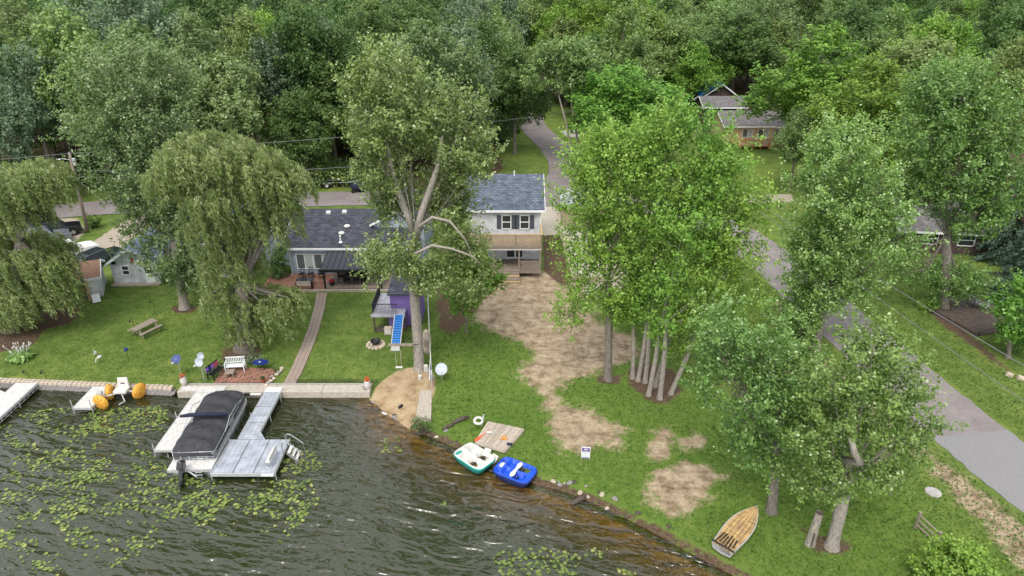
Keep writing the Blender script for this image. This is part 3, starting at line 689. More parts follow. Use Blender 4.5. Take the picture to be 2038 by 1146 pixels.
for t in range(4): a = t*.785; MB().tube([(.4*math.cos(a),0,.4*math.sin(a)),(-.4*math.cos(a),0,-.4*math.sin(a))], .014, 4).build('spoke', 'dull_alu', wheel)
h2 = thing('lake_house', 'white house with blue metal roof hidden behind the silver maple', 'house', (-31.4, 60.2, 0))
gable(h2, 0, 7.6, 0, 8, 2.5, 4.5, 'X', 'siding_white', 'sky_roof', .5)
window(h2, 1, 2.2, 1, 2, 0); window(h2, 4.6, 6.2, .3, 2.1, 0, 'slider')
MB().box(-.2, 7.4, -3.2, -.01, -.1, .08).build('terrace', 'concrete_grey', h2)
# --- rusty-roofed shed, tarps and boards leaning on it
sq = at(187,596); sd = thing('rusty_shed', 'white board shed with rust-brown roof by the left willow', 'shed', sq+Vector((-1.2,1.4,0)), R(24))
gable(sd, -2.3, 1.2, -1.2, 2.2, 1.9, 2.65, 'X', 'siding_white', 'rust_roof', .25)
MB().box(.2,.95,-1.26,-1.2,.05,1.75).build('door', 'white_paint', sd)
for i, (x, l_, m_) in enumerate(((-.9,1.9,'wood_grey'),(-.6,2.2,'wood_brown'),(-.3,1.8,'wood_yellow'))):
    tag(MB().rbox((0,0,l_/2), (.22,.05,l_), (R(-14),0,0)).build('leaning_board', m_, None, sq+Vector((x*.6-.1,-.25+.1*i,0)), R(24)), ['grey','dark brown','yellowish'][i]+' plank leaning on the rusty shed', 'plank')
tag(MB().rbox((0,0,.35), (.6,.05,.75), (R(-35),0,0)).build('white_board', 'white_paint', None, sq+Vector((.5,-.4,0)), R(30)), 'white panel propped on the lawn by the rusty shed', 'panel')
def tarp(name, label, px, py, m, s):
    b = MB(); n_ = 9; q = at(px, py, .5); vs = []
    for i in range(n_):
        for j in range(n_):
            u, v = i/(n_-1)*2-1, j/(n_-1)*2-1; z = .75*(1-max(abs(u),abs(v))**3)+.07*math.sin(u*5+v*3)*math.cos(v*6-u); vs.append((u*s, v*s*.7, max(0,z)))
    b.add(vs, [(i*n_+j,(i+1)*n_+j,(i+1)*n_+j+1,i*n_+j+1) for i in range(n_-1) for j in range(n_-1)])
    q.z = .0; return tag(b.build(name, m, None, q, R(20), smooth=True), label, 'tarp')
tarp('tarp', 'teal tarpaulin heap under the left willow', 100, 568, 'tarp_teal', 1.0)
tarp('tarp', 'bright blue tarpaulin heap under the left willow', 122, 583, 'tarp_blue', .7)
tarp('tarp', 'small teal cover beside the rusty shed', 146, 572, 'tarp_teal', .55)
q = at(12,465); fh = thing('neighbour_house', 'white gabled house cut by the left edge behind the willow', 'house', q+Vector((-5,1,0)), R(-8))
gable(fh, -4, 3.2, 0, 8, 2.6, 4.6, 'X', 'siding_white', 'shingle_grey', .4); window(fh, 1.2, 2.2, 1, 2.1, 0)
# --- houses beyond the right trees
q = at(1485,297); oh = thing('porch_house', 'cream house with grey shingle roof and orange wood deck in the right background', 'house', (q.x-1, q.y+3.2, 0))
wR = at(1580,297).x-q.x+2
gable(oh, -1.5, wR, 0, 8.5, zAt(252, q.y+3)+.2, zAt(221, q.y+7.4), 'X', 'cream_wall', 'shingle_grey', .5)
for a in (1.2, 3.6, 6.0): window(oh, a, a+1.5, 1.1, 2.3, 0, 'slider')
MB().box(-.5, wR, -3.2, -.02, .4, .55).build('deck', 'wood_orange', oh)
for k in range(9): x = -.4+k*(wR+.3)/8; MB().box(x-.06, x+.06, -3.2, -3.08, 0, 1.45).build('deck_post', 'wood_orange', oh)
MB().box(-.5, wR, -3.24, -3.04, 1.4, 1.5).build('deck_rail', 'wood_orange', oh)
rl = MB()
for k in range(70): x = -.45+k*(wR+.4)/69; rl.box(x-.03, x+.03, -3.16, -3.12, .55, 1.4)
rl.build('baluster_row', 'wood_pale', oh)
for k in range(3): 
    t = thing('deck_chair', ['pale deck chair at the left of the orange deck','pale deck chair in the middle of the orange deck','pale deck chair at the right of the orange deck'][k], 'chair', (q.x+1.5+k*1.9, q.y+1.2, .55), R(170+k*10), 'chairs on the orange deck')
    MB().box(-.35,.35,-.4,.3,.35,.42).build('seat', 'white_plastic', t); MB().rbox((0,.34,.7),(.7,.06,.75),(R(-15),0,0)).build('backrest', 'white_plastic', t)
    for sx in (-.3,.3):
        for sy in (-.35,.25): MB().box(sx-.03,sx+.03,sy-.03,sy+.03,0,.35).build('leg', 'white_plastic', t)
gq = (q.x-2.5, q.y+14, 0)
gh = thing('grey_roof_house', 'dark low house with grey roof behind the cream house', 'house', (xAt(1400,q.y+11,2), q.y+11, 0))
gable(gh, 0, 6.5, 0, 6, zAt(213,q.y+11)+.1, zAt(192,q.y+14), 'X', 'brown_siding', 'shingle_grey', .4)
th_ = thing('tarped_house', 'brown gabled house with bright blue tarpaulin on its roof', 'house', (xAt(1395,q.y+20,3), q.y+20, 0))
zb, zt_ = zAt(196,q.y+20), zAt(167,q.y+20); rfs = gable(th_, 0, 6.6, 0, 8, zb+.2, zt_, 'Y', 'brown_siding', 'shingle_grey', .5)
bpts = [(-.2,-.2,zb+.5),(3.2,-.3,zt_+.2),(3.2,6,zt_+.2),(-.2,5,zb+.5)]
MB().slab(bpts, .04).build('roof_tarp', 'tarp_blue', th_)
q = at(1815,500); dh = thing('grey_house', 'dark grey house half hidden behind the trees across the road', 'house', (q.x-1.5, q.y, 0), R(-8))
gable(dh, 0, 9, 0, 7, 2.6, 4.4, 'X', 'brown_siding', 'shingle_grey', .5); window(dh, 2, 3.4, 1, 2.1, 0); window(dh, 5.4, 6.8, 1, 2.1, 0)
# --- brown deck by the road
bd = thing('brown_deck', 'large dark brown wood deck across the road at the right', 'deck', (0,0,0))
poly = P2([(1850,612),(1944,662),(1990,645),(2038,668),(2070,650),(1960,596),(1880,590)], .35)
MB().prism(poly, -.05, .33).build('platform', 'wood_brown', bd)
a_, b_ = Vector((*poly[0],.34)), Vector((*poly[1],.34)); e_ = Vector((*poly[5],.34))-a_
for k in range(30):
    t0 = k/30; p0 = a_+(b_-a_)*t0; dirv = (Vector((*poly[2],.34))-b_).normalized()
for k in range(26):
    p0 = a_+(b_-a_)*((k+.5)/26); wv = (b_-a_)/26*.46; lv = Vector((3.9,1.75,0))*(1-.25*(k/26))
    MB().slab([p0-wv, p0+wv, p0+wv+lv, p0-wv+lv], .02).build('deck_board', 'wood_brown', bd).location.z = .012
q = at(1944,664); MB().rbox((q.x+.9, q.y+.1, .12), (2.0,.5,.24), (0,0,R(14))).build('step', 'wood_brown', bd)
q = at(1955,615,.35); st_ = thing('garden_chair', 'grey garden chair on the brown deck', 'chair', q, R(200))
MB().box(-.32,.32,-.32,.32,.36,.44).build('seat', 'grey_fabric', st_); MB().rbox((0,.36,.72),(.64,.06,.7),(R(-14),0,0)).build('backrest', 'grey_fabric', st_)
for sx in (-.28,.28): MB().tube([(sx,-.3,0),(sx,-.3,.6),(sx,.4,.62),(sx,.42,0)], .022, 5).build('leg', 'black_iron', st_)
dup(st_, at(1935,607,.35), R(120), 'grey garden chair at the back left of the brown deck')
q = at(2020,748); sw = thing('stone_edging', 'pale stone edging at the right picture edge', 'stones', q)
for k in range(7): MB().rbox((k*.5-.4, -k*.42, .1), (.5,.4,.3), (.1*k,.2,R(-40+13*k)), .8).build('stone', 'stone_pale', sw, bevel=.06)
# ================================================================ LAKESIDE STRUCTURES
# --- block sea wall on the left
sw = thing('block_seawall', 'low sea wall of pale stone blocks along the left lawn', 'wall', (-41, 40.55, 0), math.atan2(-1.35,18))
n_ = 53; pm = None; pc = None; X0 = -.5; 
for k in range(n_):
    x = X0+k*.345
    if pc is None: pc = MB().rbox((0,0,0), (.32,.42,.16), taper=.93).build('cap_block', 'stone_pale', sw, (x,0,.02), bevel=.02)
    else: share('cap_block', pc, sw, (x, random.uniform(-.02,.02), .02+random.uniform(-.01,.01)), (0,0,random.uniform(-.03,.03)))
    for j in range(3):
        xx = x+(.17 if j % 2 else 0); 
        if pm is None: pm = MB().rbox((0,0,0), (.325,.4,.15)).build('wall_block', 'stone_grey', sw, (xx,-.04,-.145), bevel=.02)
        else: share('wall_block', pm, sw, (xx, -.04-.02*j+random.uniform(-.02,.02), -.145-.16*j), (0,0,random.uniform(-.03,.03)))
# --- concrete sea wall
cs = thing('concrete_seawall', 'long tan concrete sea wall with flat ledge along the lake', 'wall', (-22.95, 39.0, 0))
for k in range(4):
    L_ = 13.2/4; MB().box(k*L_+.008, (k+1)*L_-.008, -.28, .62, -1.4, .03).build('slab', 'concrete', cs, bevel=.025)
MB().box(0, 13.2, .63, .75, -.1, .05).build('back_curb', 'concrete_grey', cs)
# low black wire edging on the ledge behind
ed = MB()
for k in range(78):
    x = k*.075; 
    ed.tube([(x-.06,0,0),(x-.04,0,.28),(x,0,.34),(x+.04,0,.28),(x+.06,0,0)], .008, 3, False)
tag(ed.build('wire_edging', 'black_iron', None, (-15.1,39.9,0)), 'low black wire hoop edging behind the concrete sea wall', 'edging')
# aggregate slab beside the beach
a0 = [at(x,y) for x, y in ((836,778),(860,778),(858,836),(828,830))]
tag(MB().prism([(p.x,p.y) for p in a0], -.7, .06).build('aggregate_slab', mat('aggregate', (.42,.37,.31), .9, .35, 14, bump=.6), bevel=.02), 'pebbly concrete slab wall beside the sandy beach', 'slab')
# --- docks
def dock(name, label, x0, x1, y0, y1, z, m, npan, legs, frame='dull_alu', axis_='Y', truss=False):
    t = thing(name, label, 'dock', ((x0+x1)/2, (y0+y1)/2, 0)); hx, hy = (x1-x0)/2, (y1-y0)/2
    for k in range(npan):
        a = -hy+k*2*hy/npan; MB().box(-hx+.04, hx-.04, a+.008, a+2*hy/npan-.008, z-.03, z+.012).build('deck_panel', m, t)
    for s in (-1, 1): MB().box(s*hx-.035, s*hx+.035, -hy, hy, z-.17, z).build('side_rail', frame, t)
    for s in (-1, 1): MB().box(-hx+.036, hx-.036, s*(hy-.03)-.03, s*(hy-.03)+.03, z-.17, z-.035).build('end_rail', frame, t)
    for (lx, ly, top_) in legs: MB().tube([(lx, ly, -1.6), (lx, ly, z+top_)], .03, 6).build('leg_post', frame, t)
    if truss:
        b = MB(); n_ = int(2*hy/.45)
        for k in range(n_):
            y = -hy+k*2*hy/n_; b.tube([(hx+.01,y,z-.02),(hx+.01,y+hy/n_,z-.34),(hx+.01,y+2*hy/n_,z-.02)], .014, 4)
        b.tube([(hx+.01,-hy,z-.34),(hx+.01,hy,z-.34)], .016, 4); b.build('truss', frame, t)
    return t
dock('lake_dock', 'long white dock cut by the left picture edge', -34.6, -33.1, 31.5, 39.75, .06, 'dock_white', 6, [(.78,-2,.05),(.78,2,.05)], truss=True)
dock('small_dock', 'short white dock with two end posts beside the water trike', -29.0, -27.8, 36.9, 39.35, .04, 'dock_white', 4, [(-.62,-1.2,.62),(.62,-1.2,.62)], truss=True)
dock('plank_dock', 'white plank dock along the left side of the pontoon boat', -21.6, -20.3, 32.6, 38.55, .08, 'dock_white', 7, [(-.68,-2.95,.4),(-.68,.2,.45),(.1,-2.97,-.3)])
tt = thing('dock_ramp', 'white hinged ramp plates where the plank dock meets the sea wall', 'ramp', (-20.95, 39.0, .05))
for a, c in ((-1.75,-.68),(-.66,.66),(.68,1.2)): MB().box(a, c, -.42 if abs(a) < .67 else -.2, .32, .0, .04).build('plate', 'dock_white', tt)
gd = thing('grey_dock', 'grey panel dock with wide platform right of the pontoon boat', 'dock', (-16.35, 36.0, 0))
z = .1
for y0_, y1_ in ((-2.38,-.77),(-.71,.93),(.99,2.6)): MB().box(-.53, .53, y0_, y1_, z-.04, z).build('walk_panel', 'dock_mesh', gd)
MB().box(-.55,.55,2.62,3.15,z-.03,z+.02).build('ramp_plate', 'white_paint', gd)
for k in range(3): MB().box(-.96+k*1.2, .195+k*1.2, -5.45, -2.44, z-.04, z).build('platform_panel', 'dock_mesh', gd)
MB().prism([(.54,-2.41),(1.15,-2.41),(.54,-1.6)], z-.04, z).build('gusset', 'dock_mesh', gd)
for s in (-.58,.54): MB().box(s, s+.04, -2.4, 2.6, z-.2, z+.005).build('side_rail', 'dull_alu', gd)
for (a, c, d0, e) in ((-1.03,-.985,-5.45,-2.4),(2.61,2.655,-5.45,-2.4)): MB().box(a, c, d0, e, z-.2, z+.005).build('side_rail', 'dull_alu', gd)
MB().box(-1.03,2.655,-5.52,-5.455,z-.2,z+.005).build('end_rail', 'dull_alu', gd)
MB().box(1.9,2.6,-5.56,-5.525,z-.16,z-.02).build('end_plate', 'white_paint', gd)
for x, y in ((-1.06,-5.4),(2.68,-5.4),(-1.06,-2.5),(2.68,-2.5),(.62,.1),(-.62,.1),(.62,2.3)): MB().tube([(x,y,-1.8),(x,y,z+.12)], .03, 6).build('leg_post', 'dull_alu', gd)
# ladder and folding bench on the platform
ld = thing('swim_ladder', 'aluminium swim ladder with looped handrails at the platform corner', 'ladder', (-13.7, 33.0, z))
for s in (-.0, -.75):
    MB().tube([(0,s,-.05),(0,s,.75),(.12,s,.88),(.3,s,.85),(1.0,s,.2),(1.05,s,-.7)], .028, 6).build('handrail', 'aluminium', ld)
for k in range(4): MB().rbox((.32+.2*k,-.375,.02-.22*k), (.2,.72,.035)).build('tread', 'dock_white', ld)
MB().slab([(.2,-.01,.12),(.2,-.03,-.08),(1.0,-.03,-.85),(1.0,-.01,-.65)], .02).build('stringer', 'aluminium', ld); MB().slab([(.2,-.73,.12),(.2,-.75,-.08),(1.0,-.75,-.85),(1.0,-.73,-.65)], .02).build('stringer', 'aluminium', ld)
bn = thing('dock_bench', 'narrow white bench on thin legs at the edge of the dock platform', 'bench', (-14.15, 31.6, z))
MB().rbox((0,0,.42), (.3,1.3,.05)).build('seat', 'white_plastic', bn); MB().rbox((.12,0,.6), (.04,1.3,.25)).build('backrest', 'white_plastic', bn)
for s in (-.55,.55): MB().tube([(-.14,s,.4),(-.18,s,0),(.16,s,0),(.12,s,.4)], .018, 5).build('leg', 'aluminium', bn)
bb = thing('bumper_bar', 'white bumper pipe with black bands along the sea wall between the docks', 'bumper', (-20.2, 38.55, -.05))
for k, (a, c, m_) in enumerate(((0,.45,'white_plastic'),(.45,.95,'black_iron'),(.95,1.9,'white_plastic'),(1.9,2.35,'black_iron'),(2.35,3.1,'white_plastic'))): MB().tube([(a,0,0),(c,0,0)], .1 if m_ == 'white_plastic' else .103, 8).build('pipe_section', m_, bb)
# ================================================================ TREES
def unit(v): return v/np.maximum(np.linalg.norm(v, axis=-1, keepdims=True), 1e-9)
def leaf_mesh(name, c, a, b, ln, wd, rnd, m):
    """one small face per leaf: centre c, long axis a, side axis b"""
    n = len(c); a = a*ln[:,None]/2; b = b*wd[:,None]/2
    v = np.stack([c-a, c+b-a*.15, c+a, c-b-a*.15], 1).reshape(-1, 3).astype(np.float32)
    me = bpy.data.meshes.new(name); me.vertices.add(4*n); me.vertices.foreach_set('co', v.ravel())
    me.loops.add(4*n); me.polygons.add(n); me.loops.foreach_set('vertex_index', np.arange(4*n, dtype=np.int32))
    me.polygons.foreach_set('loop_start', np.arange(0, 4*n, 4, dtype=np.int32)); me.update(calc_edges=True)
    at_ = me.attributes.new('rnd', 'FLOAT', 'FACE'); at_.data.foreach_set('value', rnd.astype(np.float32))
    me.materials.append(MATS[m]); return me
def clumps(lobes, dens, rng, fill=.38):
    """shoot positions spread through the crown, thickest near its surface, none deep inside a neighbour"""
    pos, out = [], []
    for (c, r) in lobes:
        c = np.array(c); r = np.array(r); k = int(dens*4*math.pi*(np.prod(r)**(2/3)))
        d = unit(rng.normal(size=(k, 3))); rad = np.clip(rng.random(k)**fill, .3, 1)*(1+.14*rng.normal(size=k))
        pos.append(c+d*r*rad[:,None]); out.append(unit(d/r*r.mean()))
    pos = np.concatenate(pos); out = np.concatenate(out); keep = np.ones(len(pos), bool)
    for (c, r) in lobes: keep &= (np.linalg.norm((pos-np.array(c))/np.array(r), axis=1) > .5)
    return pos[keep], out[keep]
def crown(name, lobes, m, rng, dens=1.5, nleaf=38, size=.24, shoot=1.75, spread=.2, up=.75, fill=.38, aspect=.72, gap=.12, zmin=None, droop=0., pale=.07):
    p, o = clumps(lobes, dens, rng, fill)
    if gap: # irregular holes in the crown
        f = np.sin(p[:,0]*.9+1.7*np.sin(p[:,2]*.6))*np.sin(p[:,1]*.8+p[:,2]*.75+2); p, o = p[f < 1-gap*2.2], o[f < 1-gap*2.2]
    if zmin is not None: k = p[:,2] > zmin; p, o = p[k], o[k]
    K = len(p); d = unit(o*.75+np.array([0,0,up])+rng.normal(size=(K,3))*.35)
    cl = shoot*(.5+rng.random(K)); cn = rng.random(K)
    n = K*nleaf; i = np.repeat(np.arange(K), nleaf); t = rng.random(n)
    sp = spread*(1.15-.6*t)
    c = p[i]+d[i]*((t-.35)*cl[i])[:,None]+rng.normal(size=(n,3))*sp[:,None]
    c[:,2] -= droop*t*t
    nm = unit(rng.normal(size=(n,3))*.75+np.array([0,0,.75])+o[i]*.45)
    a = unit(np.cross(nm, rng.normal(size=(n,3)))); b = np.cross(nm, a)
    s = size*(.65+.7*rng.random(n))
    rnd = np.clip(.34*cn[i]+.42*rng.random(n)+.3*t-.05, 0, .97); rnd[rng.random(n) < pale] = 1  # pale leaves: undersides turned up, plus highlight contrast put into the leaf colour
    me = leaf_mesh(name, c, a, b, s, s*aspect, rnd, m)
    return me, p
def bez(p0, p1, bend, n=6, rng=random):
    p0, p1 = Vector(p0), Vector(p1); mid = (p0+p1)/2+Vector(bend)
    return [p0*(1-t)**2+mid*2*t*(1-t)+p1*t*t for t in (i/n for i in range(n+1))]
def limbs(mb, fork, lobes, pts, r0, rng, twigs=7, nside=6):
    for (c, r) in lobes:
        c = Vector(c); L_ = (c-fork).length
        path = bez(fork, c, (0, 0, -.12*L_)); k = len(path)
        rr = r0*min(1, .35+.09*max(r)); mb.tube(path, [rr*(1-.72*i/(k-1)) for i in range(k)], nside)
        near = [Vector(q) for q in pts if (Vector(q)-c).length < max(r)*1.05]
        random.shuffle(near)
        for q in near[:twigs]:
            s = path[random.randint(2, k-1)]; pa = bez(s, q, (0, 0, -.1*(q-s).length), 4)
            mb.tube(pa, [rr*.34*(1-.8*i/4) for i in range(5)], 4, caps=False)
def flare_trunk(mb, pts, r, n=10, roots=False):
    pts = [Vector(p) for p in pts]; b = pts[0]
    full = [b+Vector((0,0,-.25)), b+Vector((0,0,.05)), b+(pts[1]-b)*.12, b+(pts[1]-b)*.35]+pts[1:]
    rad = [r*1.55, r*1.35, r*1.1, r*1.0]+[r*(1-.32*i/max(1, len(pts)-2)) for i in range(len(pts)-1)]
    mb.tube(full, rad, n)
    if roots:
        for k in range(6):
            t = k*1.05+random.random()*.5; e = b+Vector((math.cos(t)*r*2.6, math.sin(t)*r*2.6, -.06))
            mb.tube([b+Vector((math.cos(t)*r*.6, math.sin(t)*r*.6, .38)), b+Vector((math.cos(t)*r*1.5, math.sin(t)*r*1.5, .1)), e], [r*.4, r*.28, r*.08], 5)
def tree(name, label, base, lobes, m, fork, tr=.35, bark='bark_grey', seed=1, group=None, back=True, trunk_pts=None, limb=.5, **kw):
    """base: photo point of the trunk foot; lobes: (x, y, rx, ry[, dY]) of the crown's masses as seen at the trunk's own distance"""
    rng = np.random.default_rng(seed); random.seed(seed)
    B = at(*base) if not isinstance(base, Vector) else base
    B.z = float(hz(B.x, B.y)); ls = []
    for l in lobes:
        dY = l[4] if len(l) > 4 else 0
        c = atY(l[0], l[1], B.y+dY); s = pxm(B.y+dY, c.z); rx, rz = (max(q-.2, q*.8) for q in (l[2]/s, l[3]/s/.93))
        ls.append((tuple(c-B), (rx, (rx+rz)/2, rz)))
    nfront = len(ls)
    if back:
        for (c, r) in list(ls)[::2]:
            ls.append(((c[0]+rng.normal()*.5, c[1]+max(r)*.8, c[2]-.1*r[2]), (r[0]*.8, r[1]*.8, r[2]*.8)))
    t = thing(name, label, 'tree', B, group=group)
    kw['dens'] = kw.get('dens', 1.5)*1.25
    me, pts = crown('crown', ls, m, rng, **kw)
    co = bpy.data.objects.new('crown', me); COL.objects.link(co); co.parent = t
    fk = atY(fork[0], fork[1], B.y)-B if fork else Vector((0,0,3))
    tb = MB(); tp = [Vector((0,0,0))]+[atY(x, y, B.y)-B for x, y in (trunk_pts or [])]
    if not trunk_pts: tp.append(fk*.5+Vector((.06*fk.z*.2,0,0)))
    tp.append(fk); flare_trunk(tb, tp, tr)
    limbs(tb, fk, ls[:nfront], pts[::3], tr*limb, rng); tb.build('trunk', bark, t, smooth=True)
    return t
# --- trees of the lots, each as it stands
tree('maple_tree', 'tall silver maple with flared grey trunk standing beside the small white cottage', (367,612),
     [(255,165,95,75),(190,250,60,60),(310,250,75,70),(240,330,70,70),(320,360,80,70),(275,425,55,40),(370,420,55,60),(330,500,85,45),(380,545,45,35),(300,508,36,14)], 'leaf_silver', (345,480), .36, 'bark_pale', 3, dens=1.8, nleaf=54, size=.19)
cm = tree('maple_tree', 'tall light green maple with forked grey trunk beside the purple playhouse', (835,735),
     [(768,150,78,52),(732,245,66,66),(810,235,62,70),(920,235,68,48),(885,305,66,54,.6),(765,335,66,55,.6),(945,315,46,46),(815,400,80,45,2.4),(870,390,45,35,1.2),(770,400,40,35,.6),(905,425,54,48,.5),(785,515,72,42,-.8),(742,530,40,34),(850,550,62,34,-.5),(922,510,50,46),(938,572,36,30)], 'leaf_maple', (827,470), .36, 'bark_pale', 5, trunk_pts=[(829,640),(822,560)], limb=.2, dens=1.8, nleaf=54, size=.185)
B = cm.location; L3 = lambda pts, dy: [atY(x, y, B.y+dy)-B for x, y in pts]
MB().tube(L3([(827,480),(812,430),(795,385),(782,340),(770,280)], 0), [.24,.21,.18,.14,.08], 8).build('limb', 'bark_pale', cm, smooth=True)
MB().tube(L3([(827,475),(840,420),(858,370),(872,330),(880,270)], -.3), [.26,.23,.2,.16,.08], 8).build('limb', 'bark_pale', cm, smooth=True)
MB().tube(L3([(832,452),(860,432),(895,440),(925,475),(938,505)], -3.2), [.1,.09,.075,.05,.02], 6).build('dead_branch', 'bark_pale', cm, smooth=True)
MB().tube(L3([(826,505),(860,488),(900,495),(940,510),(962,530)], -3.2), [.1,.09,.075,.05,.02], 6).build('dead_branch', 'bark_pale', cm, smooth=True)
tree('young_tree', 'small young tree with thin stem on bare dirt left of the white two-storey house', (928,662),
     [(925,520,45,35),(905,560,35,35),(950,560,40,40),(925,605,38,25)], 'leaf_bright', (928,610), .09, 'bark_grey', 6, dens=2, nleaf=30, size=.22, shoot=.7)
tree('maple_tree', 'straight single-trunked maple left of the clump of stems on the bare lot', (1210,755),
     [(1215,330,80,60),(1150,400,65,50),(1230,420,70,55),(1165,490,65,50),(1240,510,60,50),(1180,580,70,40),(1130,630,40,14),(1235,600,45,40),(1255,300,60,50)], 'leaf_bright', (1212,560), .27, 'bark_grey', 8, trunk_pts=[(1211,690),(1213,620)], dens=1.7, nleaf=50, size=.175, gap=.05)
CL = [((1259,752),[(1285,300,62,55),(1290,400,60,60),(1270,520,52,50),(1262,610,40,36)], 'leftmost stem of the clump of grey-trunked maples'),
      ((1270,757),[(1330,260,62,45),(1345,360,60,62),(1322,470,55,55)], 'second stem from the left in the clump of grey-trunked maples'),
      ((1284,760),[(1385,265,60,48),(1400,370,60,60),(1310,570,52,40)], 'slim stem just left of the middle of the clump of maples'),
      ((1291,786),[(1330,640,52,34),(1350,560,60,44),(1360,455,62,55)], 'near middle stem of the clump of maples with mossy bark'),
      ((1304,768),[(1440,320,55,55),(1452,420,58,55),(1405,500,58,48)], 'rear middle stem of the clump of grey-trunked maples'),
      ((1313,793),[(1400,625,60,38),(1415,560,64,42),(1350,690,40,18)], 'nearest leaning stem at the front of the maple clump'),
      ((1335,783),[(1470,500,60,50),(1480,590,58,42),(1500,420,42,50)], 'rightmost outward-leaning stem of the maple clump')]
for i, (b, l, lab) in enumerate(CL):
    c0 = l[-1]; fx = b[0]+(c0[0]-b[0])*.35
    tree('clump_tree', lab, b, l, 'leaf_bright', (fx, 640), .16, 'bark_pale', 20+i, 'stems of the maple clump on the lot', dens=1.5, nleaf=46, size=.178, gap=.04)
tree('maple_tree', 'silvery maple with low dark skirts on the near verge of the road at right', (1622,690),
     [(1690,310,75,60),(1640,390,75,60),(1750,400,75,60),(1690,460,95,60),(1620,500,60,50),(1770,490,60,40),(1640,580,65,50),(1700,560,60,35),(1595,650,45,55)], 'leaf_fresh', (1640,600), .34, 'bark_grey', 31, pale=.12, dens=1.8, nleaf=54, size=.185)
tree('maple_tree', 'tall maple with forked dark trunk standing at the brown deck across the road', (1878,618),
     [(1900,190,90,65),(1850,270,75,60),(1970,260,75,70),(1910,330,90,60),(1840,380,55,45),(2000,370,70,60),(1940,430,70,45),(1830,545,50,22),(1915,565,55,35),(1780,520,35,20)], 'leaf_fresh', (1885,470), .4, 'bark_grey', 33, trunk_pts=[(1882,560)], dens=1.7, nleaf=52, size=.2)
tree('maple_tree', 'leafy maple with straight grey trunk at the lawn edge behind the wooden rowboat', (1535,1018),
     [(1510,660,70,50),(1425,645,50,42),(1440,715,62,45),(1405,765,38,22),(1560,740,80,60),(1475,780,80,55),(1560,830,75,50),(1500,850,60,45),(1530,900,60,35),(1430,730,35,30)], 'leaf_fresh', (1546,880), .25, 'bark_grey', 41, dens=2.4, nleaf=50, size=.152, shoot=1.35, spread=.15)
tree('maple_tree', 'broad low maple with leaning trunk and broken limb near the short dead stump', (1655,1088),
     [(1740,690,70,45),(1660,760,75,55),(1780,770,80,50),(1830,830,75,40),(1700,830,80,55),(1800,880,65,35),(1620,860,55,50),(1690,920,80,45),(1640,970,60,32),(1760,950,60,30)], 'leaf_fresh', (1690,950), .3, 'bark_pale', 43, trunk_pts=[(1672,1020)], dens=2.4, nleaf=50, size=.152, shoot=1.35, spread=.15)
# broken limb stub that sticks out of the low maple
for ob in [o for o in COL.objects if o.name.startswith('maple_tree')][-1:]:
    B = ob.location; p = [atY(x, y, B.y-1.2)-B for x, y in ((1690,950),(1712,920),(1700,900),(1694,872))]
    MB().tube([p[0]+Vector((0,1.2,0)), *p[1:]], [.2,.17,.15,.12], 8).build('broken_limb', 'bark_pale', ob, smooth=True)
tree('sapling_tree', 'bright young tree at the right edge beside the brown deck', (2006,712),
     [(2030,610,45,35),(2010,650,40,28),(2055,660,50,40),(2060,570,40,40)], 'leaf_bright', (2010,670), .16, 'bark_grey', 47, dens=2, nleaf=34, size=.2, shoot=.8)
